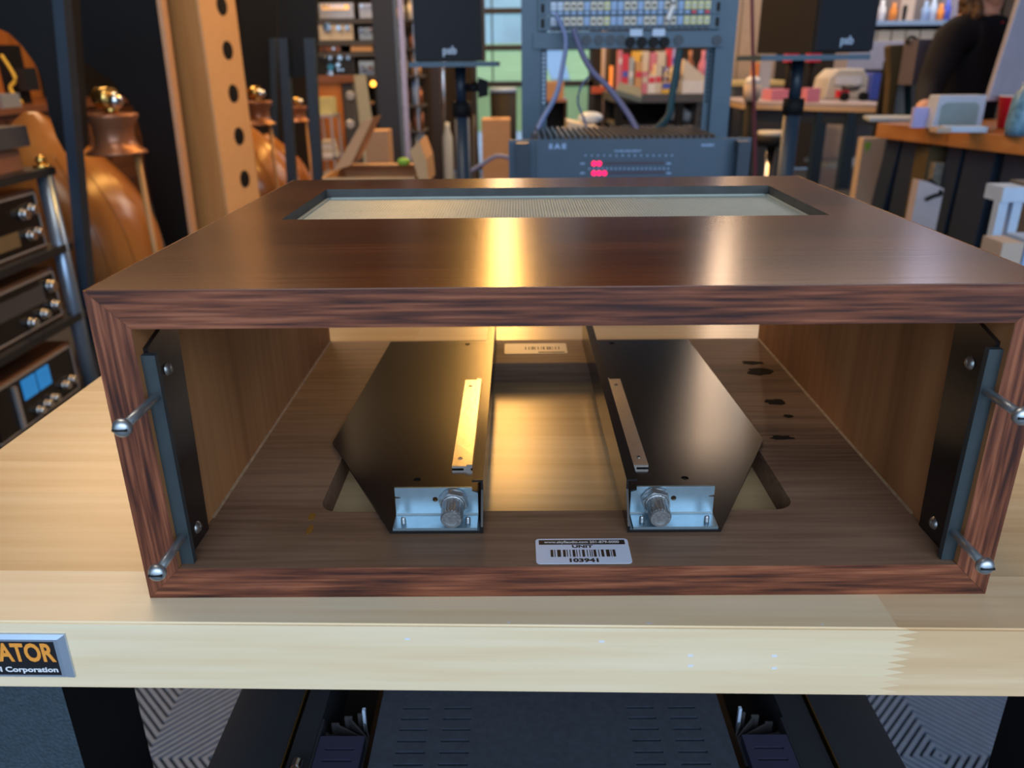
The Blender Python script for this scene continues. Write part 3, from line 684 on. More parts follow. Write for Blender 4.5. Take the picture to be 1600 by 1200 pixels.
# ================================================================ LEFT SIDE
# ---- hi-fi rack on the left, its front facing the aisle (+x)
RX = -1.60
q1, q2 = P(69, 268, 2.38), P(148, 590, 2.38)
yE = 2.34                                     # far end of the rack
def zat(px, py): return P(px, py, yE).z
rack = thing('hifi_rack', 'silver-posted hi-fi rack with dark shelves at the left edge', 'rack', (RX-0.25, 2.0, FL))
zsh = [zat(79, 262), zat(98, 381), zat(124, 487), zat(150, 600)]
for zz in zsh: obj('shelf', bx(NB(), RX-0.52, RX+0.03, 1.62, yE+0.03, zz-0.024, zz), 'black_satin', rack, 0.004)
for x_, y_ in ((RX+0.005, yE), (RX+0.005, 1.66), (RX-0.48, yE), (RX-0.48, 1.66)):
    obj('post', cone(NB(), (x_, y_, FL+0.002), (x_, y_, zsh[0]-0.024), 0.026, 0.026, 20), mat('blue silver post', (0.30, 0.40, 0.55), 0.3, metal=0.7), rack)
for y_ in (yE, 1.66):
    b = NB(); cone(b, (RX+0.005, y_, zsh[0]), (RX+0.005, y_, zsh[0]+0.012), 0.030, 0.026, 16); ball(b, (RX+0.005, y_, zsh[0]+0.024), 0.017); obj('brass_cap', b, 'gold', rack)
def hifi(label, z0, h, y0, y1, kind, x=RX):
    t = thing('hifi_component', label, 'amplifier', (x-0.2, (y0+y1)/2, z0), group=None)
    obj('case', bx(NB(), x-0.42, x-0.012, y0, y1, z0+0.0005, z0+h), 'dark_walnut', t, 0.003)
    b = NB(); bx(b, x-0.012, x-0.004, y0+0.016, y1-0.016, z0+0.014, z0+h-0.014); obj('faceplate', b, 'black_paint', t)
    b = NB(); w_ = 0.005
    for a in ((y0+0.012, y1-0.012, z0+0.010, z0+0.015), (y0+0.012, y1-0.012, z0+h-0.015, z0+h-0.010)): bx(b, x-0.014, x-0.002, *a)
    obj('trim_rail', b, 'silver', t); obj('end_trim', bx(NB(), x-0.014, x-0.002, y1-0.018, y1-0.012, z0+0.010, z0+h-0.010), 'silver', t)
    def knob(y_, z_, r):
        b = NB(); cone(b, (x-0.004, y_, z_), (x+0.006, y_, z_), r*1.15, r*1.05, 20); cone(b, (x+0.006, y_, z_), (x+0.020, y_, z_), r, r*0.9, 20); obj('knob', b, 'chrome', t)
    Z = lambda f: z0+h*f
    if kind == 'tuner':
        for y_, f, r in ((y1-0.11, .66, .017), (y1-0.058, .70, .017), (y1-0.10, .30, .015), (y1-0.055, .32, .014)): knob(y_, Z(f), r)
        obj('dial_window', bx(NB(), x-0.004, x-0.002, y0+0.04, y1-0.15, Z(.18), Z(.42)), mat('olive dial glass', (0.20, 0.15, 0.08), 0.25), t)
    if kind == 'preamp':
        for y_, f, r in ((y1-0.055, .70, .020), (y1-0.055, .32, .016), (y1-0.125, .26, .016), (y1-0.20, .22, .016)): knob(y_, Z(f), r)
        obj('dial_window', bx(NB(), x-0.004, x-0.002, y0+0.06, y1-0.09, Z(.46), Z(.78)), 'grey_dark', t)
    if kind == 'meters':
        for a, c in ((y1-0.32, y1-0.245), (y1-0.235, y1-0.165)): obj('meter', bx(NB(), x-0.004, x-0.001, a, c, Z(.50), Z(.86)), 'meter_blue', t)
        for y_, f, r in ((y1-0.06, .34, .014), (y1-0.105, .32, .014), (y1-0.18, .24, .013), (y1-0.225, .22, .013), (y1-0.27, .20, .014)): knob(y_, Z(f), r)
        obj('side_handle', bx(NB(), x-0.012, x+0.006, y1-0.37, y1-0.355, Z(.1), Z(.85)), 'silver', t)
    return t
yc0, yc1 = 1.80, yE-0.05
hifi('walnut-cased tuner with four silver knobs on the rack shelf below the turntable', zsh[1], 0.195, yc0, yc1, 'tuner')
hifi('walnut-cased preamplifier with a wide dark dial on the middle rack shelf', zsh[2], 0.175, yc0, yc1, 'preamp')
hifi('walnut-cased amplifier with two blue lit meters on the lowest rack shelf', zsh[3], 0.185, yc0, yc1, 'meters')
tt = thing('turntable', 'turntable with a thick dark plinth on top of the left hi-fi rack', 'turntable', (RX-0.22, 2.0, zsh[0]))
z0 = zsh[0]+0.0005
obj('wooden_base', bx(NB(), RX-0.46, RX-0.03, 1.64, yE-0.05, z0, z0+0.065), mat('pinkish walnut base', (0.34, 0.15, 0.09), 0.35), tt, 0.003)
obj('plinth', bx(NB(), RX-0.48, RX-0.005, 1.62, yE-0.02, z0+0.072, z0+0.135), 'grey_dark', tt, 0.004)
obj('spacer', bx(NB(), RX-0.44, RX-0.05, 1.66, yE-0.08, z0+0.0655, z0+0.0715), 'gold', tt)
obj('platter', lathe(NB(), [(0.148, 0), (0.150, 0.018), (0, 0.018)], (RX-0.26, 1.86, z0+0.1355), 40), 'copper', tt)
b = NB(); cone(b, (RX-0.07, yE-0.12, z0+0.1355), (RX-0.07, yE-0.12, z0+0.18), 0.02, 0.02, 16); tube(b, [(RX-0.07, yE-0.12, z0+0.175), (RX-0.09, 2.05, z0+0.18), (RX-0.16, 1.88, z0+0.17)], 0.005); bx(b, RX-0.18, RX-0.14, 1.86, 1.89, z0+0.158, z0+0.166)
obj('tonearm', b, 'chrome', tt)
rec = tag(obj('record_sleeve', prism(NB(), [(RX-0.03, 1.66, z0+0.136), (RX-0.03, 1.98, z0+0.136), (RX-0.22, 1.98, z0+0.29), (RX-0.22, 1.66, z0+0.29)], (0.004, 0, 0.005)), 'white_blue'), 'pale record sleeve leaning over the turntable', 'record')
# ---- back-left counter with small dark gear, orange boards behind
cn = thing('counter', 'dark counter along the orange boarded wall at far left', 'counter', (-3.75, 5.6, FL))
zc = P(30, 165, 5.4).z
obj('counter_top', bx(NB(), -4.25, -3.30, 4.3, 7.1, zc-0.04, zc), 'copper', cn); obj('cabinet_body', bx(NB(), -4.2, -3.36, 4.35, 7.05, FL, zc-0.04), 'dark_walnut', cn)
for i in range(4): obj('door', bx(NB(), -3.36, -3.345, 4.4+i*0.66, 5.02+i*0.66, FL+0.08, zc-0.07), 'dark_walnut', cn)
for (px0, px1, py0, py1, Y, mm, nm, lb) in ((0, 20, 70, 155, 5.7, 'black_soft', 'speaker_box', 'tall black box against the orange boards, leftmost'),
    (26, 40, 106, 142, 5.7, 'black_satin', 'wall_switch_box', 'small black box hung on the orange boards')):
    x0, x1, z0_, z1_ = span(px0, px1, py0, py1, Y)
    if nm == 'speaker_box': z0_ = zc+0.001
    t = tag(obj(nm, bx(NB(), x0, x1, Y, Y+0.16, z0_, z1_), mm, None, 0.004), lb, 'box')
q = P(12, 110, 5.6); tag(obj('yellow_cable', tube(NB(), [(q.x-0.02, 5.6, q.z+0.1), (q.x+0.04, 5.6, q.z-0.05), (q.x, 5.58, q.z-0.12), (q.x+0.08, 5.55, zc+0.01)], 0.012), 'yellow_b'), 'yellow cable hanging over the dark counter at far left', 'cable')
for (px0, px1, py0, py1, Y, mm, lb, cat) in ((40, 82, 170, 192, 4.6, 'grey_dark', 'dark tonearm housing on the far-left counter', 'device'), (2, 30, 158, 180, 5.0, 'silver', 'silver box on the far-left counter', 'box')):
    x0, x1, z0_, z1_ = span(px0, px1, py0, py1, Y); t = thing('audio_device', lb, cat, ((x0+x1)/2, Y, zc))
    x1 = min(x1, -3.31); x0 = x1-0.16
    obj('case', bx(NB(), x0, x1, Y, Y+0.2, zc+0.001, zc+0.001+(z1_-z0_)), mm, t, 0.004)
    obj('knob', cone(NB(), ((x0+x1)/2, Y, zc+0.05), ((x0+x1)/2, Y-0.03, zc+0.05), 0.018, 0.016, 14), 'gold', t)
# ---- pair of sculpted horn loudspeakers: round wooden body, tulip head, black wing panel on legs
def wing(label, pts, Y, legs, depth=0.05):
    """black open panel with a curved lower edge, on slim legs down to the floor"""
    c = P(pts[0][0], pts[0][1], Y)
    t = thing('wing_panel', label, 'loudspeaker', (c.x, Y, FL))
    b = NB(); prism(b, [P(px, py, Y) for px, py in pts], (0, depth, 0)); obj('curved_panel', b, 'black_fin', t)
    for (pa, pb) in legs:
        a, c_ = P(pa[0], pa[1], Y-0.01), P(pb[0], pb[1], Y-0.01)
        w_ = abs(P(pa[0]+pa[2], pa[1], Y).x-a.x)
        d_ = (c_-a)/(c_.z-a.z); f_ = a+d_*(FL-a.z)
        b = NB(); prism(b, [a, a+Vector((w_, 0, 0)), f_+Vector((w_, 0, 0)), f_], (0, -0.05, 0)); obj('leg', b, 'navy_metal', t)
    return t
wing('black curved wing panel on one slim navy leg before the golden horn body',
     [(-60, -60), (108, -60), (128, 228), (112, 246), (100, 236), (88, 214), (78, 185), (71, 150), (66, 122), (52, 96), (34, 72), (14, 52), (-60, 20)], 2.45,
     [((89, -60, 20), (133, 440, 20))])
w2 = wing('black slab panel with an angled lower edge beside the honey maple tower',
     [(100, -60), (236, -60), (298, 385), (262, 398), (240, 330), (226, 262), (222, 214), (208, 168), (176, 128), (140, 102), (112, 84)], 3.45, [])
b = NB(); a, c_ = P(236, -60, 3.44), P(298, 385, 3.44); d_ = (c_-a)/(c_.z-a.z); f_ = a+d_*(FL-a.z)
w_ = P(243, -60, 3.44).x-a.x
prism(b, [a, a+Vector((w_, 0, 0)), f_+Vector((w_, 0, 0)), f_], (0, 0.06, 0)); obj('edge_strip', b, mat('peach edge banding', (0.70, 0.42, 0.25), 0.45), w2)
b = NB(); bx(b, f_.x-0.16, f_.x+0.02, 3.45, 3.50, FL, P(262, 397, 3.45).z+0.02); obj('slab_foot', b, 'black_fin', w2)
def horn(label, s, cx, cy, Ybody, zc_, scale, head=None):
    """lute-shaped body (lying swell), tulip head and ball driver above"""
    t = thing('horn_loudspeaker', label, 'loudspeaker', (cx, Ybody, FL))
    k = scale
    prof = [(0.10, FL), (0.24*k, zc_-0.40*k), (0.32*k, zc_-0.20*k), (0.345*k, zc_-0.02*k), (0.325*k, zc_+0.12*k), (0.27*k, zc_+0.26*k), (0.19*k, zc_+0.38*k), (0.10*k, zc_+0.48*k), (0.03*k, zc_+0.54*k)]
    sm = []
    for i in range(len(prof)-1):
        p0 = prof[max(i-1, 0)]; p1 = prof[i]; p2 = prof[i+1]; p3 = prof[min(i+2, len(prof)-1)]
        for j in range(4):
            u = j/4; sm.append(tuple(0.5*((2*p1[n])+(p2[n]-p0[n])*u+(2*p0[n]-5*p1[n]+4*p2[n]-p3[n])*u*u+(3*p1[n]-p0[n]-3*p2[n]+p3[n])*u**3) for n in (0, 1)))
    sm.append(prof[-1])
    b = lathe(NB(), sm, (cx, Ybody, 0), 48)
    for v in b.verts:
        tt_ = max(0, min(1, (v.co.z-(zc_-0.45*k))/(0.9*k))); v.co.x -= 0.20*k*tt_**1.5*s
    obj('horn_body', b, 'horn_wood', t)
    for i in range(3):                                 # raised staves down the swell
        a = math.radians(-75+i*22); b = NB(); pts = []
        for r_, h_ in sm[5:26:3]:
            tt_ = max(0, min(1, (h_-(zc_-0.45*k))/(0.9*k))); pts.append((cx+(r_+0.001)*math.cos(a)-0.20*k*tt_**1.5*s, Ybody+(r_+0.001)*math.sin(a), h_))
        tube(b, pts, 0.0022*k, 6, 3); obj('stave_seam', b, 'horn_wood', t)
    hx, hy, hz = cx+0.04*k*s, Ybody-0.36*k, zc_+0.20*k
    if head: hq = P(head[0], head[1], hy); hx, hz = hq.x, hq.z
    b = lathe(NB(), [(0.13*k, hz), (0.125*k, hz+0.012*k), (0.095*k, hz+0.03*k), (0.084*k, hz+0.07*k), (0.088*k, hz+0.12*k), (0.115*k, hz+0.155*k), (0.115*k, hz+0.17*k), (0.0, hz+0.17*k)], (hx, hy, 0), 32)
    obj('tulip_head', b, 'turn_wood', t)
    b = NB(); cone(b, (hx+0.01*k, hy, hz+0.17*k), (hx+0.01*k, hy, hz+0.20*k), 0.03*k, 0.03*k, 16); cone(b, (hx-0.035*k, hy, hz+0.235*k), (hx+0.035*k, hy-0.02*k, hz+0.235*k), 0.045*k, 0.045*k, 20); obj('driver_body', b, 'gold', t)
    obj('driver_ball', ball(NB(), (hx+0.05*k, hy-0.03*k, hz+0.225*k), 0.034*k), 'chrome', t)
    obj('head_strut', cone(NB(), (hx+0.07*k, hy+0.05, FL), (hx+0.06*k, hy+0.05, hz+0.03*k), 0.014*k, 0.014*k, 12), 'tower_maple', t)
    obj('plinth', lathe(NB(), [(0.2*k, FL), (0.2*k, FL+0.04), (0.1, FL+0.045), (0, FL+0.045)], (cx, Ybody, 0), 32), 'black_fin', t)
    return t
c1 = P(168, 330, 2.95); horn('golden brown lute-shaped horn loudspeaker with a tulip head, nearest at left', 1, c1.x-0.06, 0, 2.95, c1.z-0.05, 0.82, (183, 240))
c2 = P(412, 245, 4.6); horn('golden horn loudspeaker with a round driver, standing behind the maple tower', 1, c2.x, 0, 4.6, c2.z-0.16, 0.74, (405, 195))
c3 = P(462, 250, 5.15); horn('farther horn loudspeaker seen between the legs of the black wing panel', 1, c3.x-0.06, 0, 5.15, c3.z-0.12, 0.54, (467, 190))
wing('black panel on two slim legs behind the maple tower', [(434, -60), (494, -60), (494, 60), (493, 118), (455, 122), (436, 118)], 4.2,
     [((438, 60, 15), (452, 285, 15)), ((478, 60, 16), (492, 285, 16))])
wing('dark brown panel directly right of the maple tower', [(372, -60), (434, -60), (434, 110), (432, 150), (400, 160), (380, 140)], 5.6, [((424, 60, 10), (430, 280, 10))])
# ---- honey maple tower loudspeaker with a row of tweeters
TY = 3.55
tB = P(327, 150, TY); tA = P(268, 150, TY+0.05); tC = P(382, 150, TY+0.30)
tw = thing('tower_loudspeaker', 'tall honey maple tower loudspeaker with a column of small round drivers', 'loudspeaker', (tB.x, TY, FL))
A2, B2, C2 = Vector((tA.x, tA.y, 0)), Vector((tB.x, tB.y, 0)), Vector((tC.x, tC.y, 0)); up_ = Vector((0, 0, 2.3)); base_ = Vector((0, 0, FL+0.03))
b = NB(); prism(b, [A2+base_, B2+base_, C2+base_, C2+(A2-B2)+base_], up_); obj('cabinet', b, 'tower_maple', tw)
fd = (C2-B2).normalized(); fn = Vector((fd.y, -fd.x, 0))
b = NB(); prism(b, [B2+fn*0.0005+base_, C2+fn*0.0005+base_, C2+fn*0.014+base_, B2+fn*0.014+base_], up_); obj('front_baffle', b, mat('maple baffle lightened as lit', (0.72, 0.44, 0.22), 0.4, noise=0.08), tw)  # maple lightened so the baffle looks more brightly lit than the side
for py in (-52, 12, 82, 150, 217, 284):
    c0 = B2+fd*((C2-B2).length*0.60)+fn*0.0145; c0.z = P(0, py, TY+0.15).z
    b = NB(); cone(b, c0, c0+fn*0.004, 0.042, 0.040, 24); cone(b, c0+fn*0.004, c0+fn*0.0045, 0.030, 0.028, 24); obj('tweeter', b, 'black_soft', tw)
b = NB(); prism(b, [A2+Vector((-0.03, -0.03, FL)), B2+Vector((0.01, -0.03, FL)), C2+Vector((0.04, 0.02, FL)), C2+(A2-B2)+Vector((0, 0.03, FL))], (0, 0, 0.03)); obj('plinth', b, 'tower_maple', tw)
b = NB(); prism(b, [A2+Vector((-0.014, -0.002, FL+0.031)), A2+Vector((0.006, -0.002, FL+0.031)), A2+Vector((0.006, -0.010, FL+0.031)), A2+Vector((-0.014, -0.010, FL+0.031))], (0, 0, 2.29)); obj('edge_banding', b, mat('dark tower edge', (0.20, 0.09, 0.04), 0.5), tw)
# leaning side board of the tower (orange brown side face seen to its left)
# ---- equipment shelving behind
sh = thing('equipment_shelving', 'tall dark shelving filled with vintage receivers at the back left', 'shelving', (P(540, 60, 6.4).x, 6.6, FL))
X0, X1 = P(486, 60, 6.4).x, P(588, 60, 6.4).x
shz = [P(540, y, 6.4).z for y in (30, 64, 82, 119)]
for zz in shz+[shz[3]-0.45]: obj('shelf', bx(NB(), X0, X1, 6.42, 6.9, zz-0.03, zz), 'grey_dark', sh)
obj('shelf', bx(NB(), X0, X1, 6.42, 6.9, 1.2, 1.23), 'grey_dark', sh)
for x_ in (X0-0.03, X1): obj('upright', bx(NB(), x_, x_+0.03, 6.42, 6.9, FL, 1.23), 'black_soft', sh)
obj('back_board', bx(NB(), X0, X1, 6.9, 6.92, FL, 1.23), 'wall_dark', sh)
def receiver(label, px0, px1, py0, zfloor, mm, kn, extra=None, Y=6.44):
    x0, x1, a_, z1_ = span(px0, px1, py0, py0+20, Y)
    t = thing('receiver', label, 'receiver', ((x0+x1)/2, Y+0.15, zfloor), group=None)
    obj('case', bx(NB(), x0, x1, Y, Y+0.32, zfloor+0.001, z1_), 'grey_dark', t, 0.004)
    h = z1_-zfloor; w_ = x1-x0
    obj('fascia', bx(NB(), x0+0.008, x1-0.008, Y-0.008, Y-0.001, zfloor+0.008, z1_-0.008), mm, t)
    if extra: obj('dial', bx(NB(), x0+w_*0.12, x1-w_*0.15, Y-0.012, Y-0.0085, zfloor+h*0.55, zfloor+h*0.82), extra, t)
    for fx, fz, r in kn:
        obj('knob', cone(NB(), (x0+w_*fx, Y-0.009, zfloor+h*fz), (x0+w_*fx, Y-0.035, zfloor+h*fz), r, r*0.9, 14), 'chrome', t)
    return t
receiver('amber lit silver receiver on the top shelf at the back left', 497, 554, 3, shz[0], 'silver', [(0.2+0.12*i, 0.72, 0.012) for i in range(5)], 'dial_warm')
receiver('small silver tape unit beside the amber receiver', 560, 583, 4, shz[0], 'silver', [(0.3, 0.8, 0.016), (0.75, 0.8, 0.016)])
receiver('silver receiver with a large bright knob on the second shelf', 497, 553, 36, shz[1], 'cream', [(0.27, 0.78, 0.035), (0.6, 0.72, 0.02), (0.84, 0.72, 0.02)])
receiver('pale blue unit with two knobs on the second shelf', 560, 583, 42, shz[1], 'panel_blue', [(0.3, 0.8, 0.016), (0.85, 0.8, 0.016)])
receiver('long orange wooden box on the third shelf', 547, 584, 68, shz[2], 'card_light', [])
receiver('brown speaker box beside the orange box', 499, 533, 70, shz[2], 'copper', [(0.25, 0.5, 0.012), (0.7, 0.5, 0.012)])
t = receiver('black receiver with silver knobs and a round blue dial', 490, 553, 84, shz[3], 'black_satin', [(0.25, 0.8, 0.018), (0.43, 0.82, 0.018), (0.68, 0.82, 0.02), (0.88, 0.82, 0.018), (0.62, 0.5, 0.018), (0.62, 0.28, 0.010), (0.72, 0.28, 0.010), (0.4, 0.12, 0.026)])
q = P(517, 105, 6.42); obj('blue_dial', cone(NB(), (q.x, 6.431, q.z), (q.x, 6.41, q.z), 0.024, 0.024, 18), 'sky_blue', t)
receiver('pale blue receiver with two white knobs next to the black receiver', 560, 586, 94, shz[3], 'panel_blue', [(0.3, 0.5, 0.022), (0.75, 0.5, 0.022)])
# orange bookshelf speaker on a stack, with grille
oy = 5.7; x0, x1, z0_, z1_ = span(489, 538, 129, 262, oy)
t = thing('floor_loudspeaker', 'orange-brown wooden loudspeaker with a dark top and grey grille side', 'loudspeaker', ((x0+x1)/2, oy, FL))
obj('cabinet', bx(NB(), x0, x1, oy, oy+0.4, FL, z1_), 'orange_wood', t); obj('top', bx(NB(), x0-0.01, x1+0.10, oy-0.02, oy+0.42, z1_, z1_+0.045), 'copper', t)
x2 = P(556, 200, oy).x; obj('grille', bx(NB(), x1+0.005, x2, oy+0.01, oy+0.40, FL, z1_-0.01), 'grey_dark', t)
for py in (150, 195, 240):
    q = P(547, py, oy); obj('driver', lathe(NB(), [(0.03, -0.002), (0.034, -0.006), (0.022, -0.004), (0, -0.008)], (q.x, oy+0.01, q.z), 20, 'Y'), 'silver', t)
x0, x1, z0_, z1_ = span(499, 517, 152, 176, oy-0.25); cabz = P(507, 178, oy-0.25).z
c = thing('side_rack', 'silver-framed low rack with pale records, before the orange loudspeaker', 'rack', (x0, 5.3, FL))
X0_, X1_ = P(495, 220, 5.4).x, P(524, 220, 5.4).x
for zz in (cabz, cabz-0.28, cabz-0.52): obj('shelf', bx(NB(), X0_, X1_, 5.35, 5.62, zz-0.02, zz), 'silver', c)
for x_ in (X0_, X1_-0.015):
    for y_ in (5.35, 5.605): obj('post', bx(NB(), x_, x_+0.015, y_, y_+0.015, FL, cabz-0.02), 'silver', c)
tag(obj('storage_box', bx(NB(), x0, x1+0.02, 5.40, 5.55, cabz+0.001, cabz+0.11), 'yellow', None, 0.006), 'pale yellow box standing on the low silver rack', 'box')
for i, (zz, n) in enumerate(((cabz-0.28, 4), (cabz-0.52, 5))):
    for k in range(n):
        r_ = obj('record', bx(NB(), X0_+0.02, X1_-0.02-0.004*k, 5.39, 5.58, zz+0.0005+k*0.026, zz+0.0245+k*0.026), 'cream' if (k+i) % 2 else 'white'); tag(r_, ('white', 'cream')[(k+i) % 2]+' record box, number '[:11]+' on the '+('middle', 'lowest')[i]+' shelf of the silver rack, '+('bottom of its stack', 'second from the bottom', 'third from the bottom', 'fourth from the bottom', 'top of its stack')[k], 'record', 'record boxes in the silver rack')
# white-green board standing
x0, x1, z0_, z1_ = span(556, 573, 117, 190, 5.2)
tag(obj('board_panel', prism(NB(), [(x0, 5.2, z1_), (x1, 5.2, z1_), (x1+0.09, 5.2, FL), (x0+0.04, 5.2, FL)], (0, 0.03, 0)), mat('pale sage panel', (0.50, 0.50, 0.38), 0.5)), 'pale sage board standing upright left of the black column', 'board')
tag(obj('amber_bulb', ball(NB(), P(583, 131, 6.0), 0.022), 'led_amber'), 'small glowing amber bulb left of the black column', 'bulb')
# storage pallet shelves under it
t = thing('crate_stack', 'dark shelf unit with pale boxes between the sage board and the black column', 'shelf', (P(580, 240, 6.0).x, 6.1, FL))
X0_, X1_ = P(566, 240, 6.0).x, P(590, 240, 6.0).x
for py in (160, 200, 240): q = P(580, py, 6.0); obj('shelf', bx(NB(), X0_, X1_, 6.02, 6.3, q.z-0.015, q.z), 'card', t)
for x_ in (X0_-0.02, X1_): obj('upright', bx(NB(), x_, x_+0.02, 6.02, 6.3, FL, P(580, 140, 6.0).z), 'black_soft', t)
# ---- black column and the chrome accessory rack
KY = 4.3; k0, k1 = P(583, 50, KY).x, P(611, 50, KY).x
t = thing('black_column', 'black steel column with a pale edge strip left of the left monitor', 'column', ((k0+k1)/2, KY, FL))
obj('column_body', bx(NB(), k0-0.0, k1+0.02, KY, KY+0.14, FL, 1.6), mat('brown black column paint', (0.022, 0.018, 0.020), 0.5), t)
obj('edge_strip', bx(NB(), k1+0.0205, k1+0.034, KY-0.01, KY+0.02, FL, 1.6), mat('blue grey strip', (0.10, 0.13, 0.18), 0.4), t)
t = thing('wire_rack', 'tall chrome cable and accessory rack right of the black column', 'rack', (P(640, 100, 5).x, 5.0, FL))
x0, x1 = P(622, 100, 5).x, P(657, 100, 5).x
b = NB(); prism(b, [P(618, -60, 4.98), P(626, -60, 4.98), P(644, 280, 4.98), P(636, 280, 4.98)], (0, 0.02, 0)); obj('chrome_upright', b, mat('lilac chrome', (0.62, 0.52, 0.62), 0.25, metal=0.6), t)
for px in (612, 650): q = P(px, 100, 5.1); obj('upright', bx(NB(), q.x-0.01, q.x+0.01, 5.1, 5.12, FL, 1.3), 'silver', t)
for py in (30, 75, 118, 165, 205, 240): q = P(630, py, 5); obj('tray', bx(NB(), x0-0.03, x1, 5.02, 5.3, q.z-0.012, q.z), 'grey_dark', t)
obj('back_board', bx(NB(), x0-0.05, x1+0.02, 5.32, 5.34, FL, 1.3), 'wall_dark', t)
random.seed(21)
CN = {'copper': 'copper', 'cream': 'cream', 'grey': 'grey', 'silver': 'silver', 'panel_blue': 'pale blue', 'card': 'brown', 'orange': 'orange'}
for k, py in enumerate((30, 75, 118, 165, 205, 240)):
    q = P(630, py, 5)
    for j in range(4):
        x_ = x0-0.02+j*0.042; h = random.uniform(0.05, 0.13); mm = random.choice(['copper', 'cream', 'grey', 'silver', 'panel_blue', 'card', 'silver'])
        b = NB(); cone(b, (x_+0.014, 5.10, q.z+0.001), (x_+0.014, 5.10, q.z+h), 0.014, 0.012, 12); cone(b, (x_+0.014, 5.10, q.z+h), (x_+0.014, 5.10, q.z+h+0.02), 0.007, 0.006, 10)
        tag(obj('spray_can', b, mm), CN[mm]+' canister on the '+('top', 'second', 'third', 'fourth', 'fifth', 'lowest')[k]+' tray of the chrome rack, '+('leftmost', 'second from left', 'third from left', 'rightmost')[j], 'canister', 'canisters on the chrome rack')
for px in (672, 691):
    q = P(px, 150, 5.6); t = tag(obj('chrome_pole', cone(NB(), (q.x, 5.6, FL), (q.x+0.02, 5.6, 1.0), 0.016, 0.016, 12), 'chrome'), 'slim chrome pole right of the accessory rack, ' + ('left one' if px == 672 else 'right one beside the monitor stand'), 'pole')
q = P(681, 150, 5.5); tag(obj('dark_post', bx(NB(), q.x-0.05, q.x+0.035, 5.5, 5.55, FL, 1.1), mat('plum black post', (0.03, 0.022, 0.028), 0.5)), 'broad dark post between the two chrome poles', 'post')
x0, x1, z0_, z1_ = span(650, 672, 168, 184, 5.9); tag(obj('tool_box', bx(NB(), x0, x1, 5.9, 6.05, FL, z1_), 'copper', None, 0.01), 'dark red-brown box behind the chrome poles', 'box')
q = P(699, 215, 5.3); tag(obj('clear_jug', lathe(NB(), [(0.03, FL), (0.04, FL+0.1), (0.035, q.z), (0.018, q.z+0.06), (0.018, q.z+0.10), (0, q.z+0.10)], (q.x, 5.3, 0), 20), 'grey'), 'pale bottle-shaped jug beside the monitor stand pole', 'jug')
# ---- open carton on the floor behind the cabinet
cy = 2.6
q0, q1 = P(512, 283, cy), P(652, 283, cy); zt_ = P(560, 262, cy+0.3).z
t = thing('cardboard_box', 'open tan cardboard box with raised flaps behind the walnut cabinet', 'box', ((q0.x+q1.x)/2, cy+0.15, FL))
xa, xb = P(500, 262, cy).x, P(650, 262, cy).x
for a_ in ((xa, xb, cy, cy+0.006), (xa, xb, cy+0.40, cy+0.406), (xa, xa+0.006, cy, cy+0.406), (xb-0.006, xb, cy, cy+0.406)):
    obj('side', bx(NB(), *a_, FL, zt_), 'card_light', t)
obj('bottom', bx(NB(), xa, xb, cy, cy+0.4, FL, FL+0.006), 'card', t)
b = NB(); prism(b, [P(520, 268, cy+0.1), P(548, 258, cy+0.1), P(583, 184, cy+0.15), P(566, 190, cy+0.15)], (0, 0.2, 0.0)); obj('flap', b, 'card', t)
b = NB(); prism(b, [P(656, 286, cy), P(670, 286, cy), P(666, 250, cy), P(655, 220, cy), P(640, 236, cy)], (0, 0.25, 0)); obj('flap', b, 'card_light', t)
b = NB(); prism(b, [(xa, cy+0.40, zt_), (xb, cy+0.40, zt_), (xb-0.02, cy+0.25, zt_+0.012), (xa+0.02, cy+0.25, zt_+0.012)], (0, 0, 0.005)); obj('flap', b, 'card_light', t)
q = P(632, 272, cy+0.2); 
tag(obj('lime_packet', ball(NB(), (q.x, cy+0.2, zt_+0.032), 0.02, 1.3, 1, 0.8), 'green'), 'small lime green packet on top of the open carton', 'packet')
q = P(585, 200, 3.6)
tag(obj('tall_carton', bx(NB(), q.x-0.05, q.x+0.06, 3.6, 3.75, FL, P(580, 205, 3.6).z), 'card'), 'narrow brown carton standing behind the open box', 'box')

# ================================================================ MIDDLE
def monitor(label, px0, px1, pyb, Y, rz, cat='loudspeaker'):
    a_ = P(px0, pyb, Y); c_ = P(px1, pyb, Y); w_ = c_.x-a_.x; cx_ = (a_.x+c_.x)/2; z0 = a_.z
    t = thing('monitor_speaker', label, cat, (cx_, Y+0.13, z0+0.001))
    obj('enclosure', bx(NB(), cx_-w_/2, cx_+w_/2, Y+0.012, Y+0.27, z0+0.001, z0+0.33), mat('black ash vinyl', (0.018, 0.015, 0.014), 0.5), t, 0.003)
    obj('grille', bx(NB(), cx_-w_/2+0.003, cx_+w_/2-0.003, Y, Y+0.0115, z0+0.006, z0+0.327), mat('navy black grille cloth', (0.010, 0.013, 0.022), 0.8), t, 0.003)
    obj('lettering', text_bm('psb', 0.030, 0.0006, rotm((cx_+0.004, Y-0.0008, z0+0.030), math.pi/2), 'CENTER', 1.0, 0.0006), 'white_blue', t)
    t.rotation_euler[2] = rz
    s_ = thing('speaker_stand', 'black pole stand under the '+('left' if px0 < 900 else 'right')+' small monitor loudspeaker', 'stand', (cx_, Y+0.13, FL))
    return t, s_, cx_, z0, w_
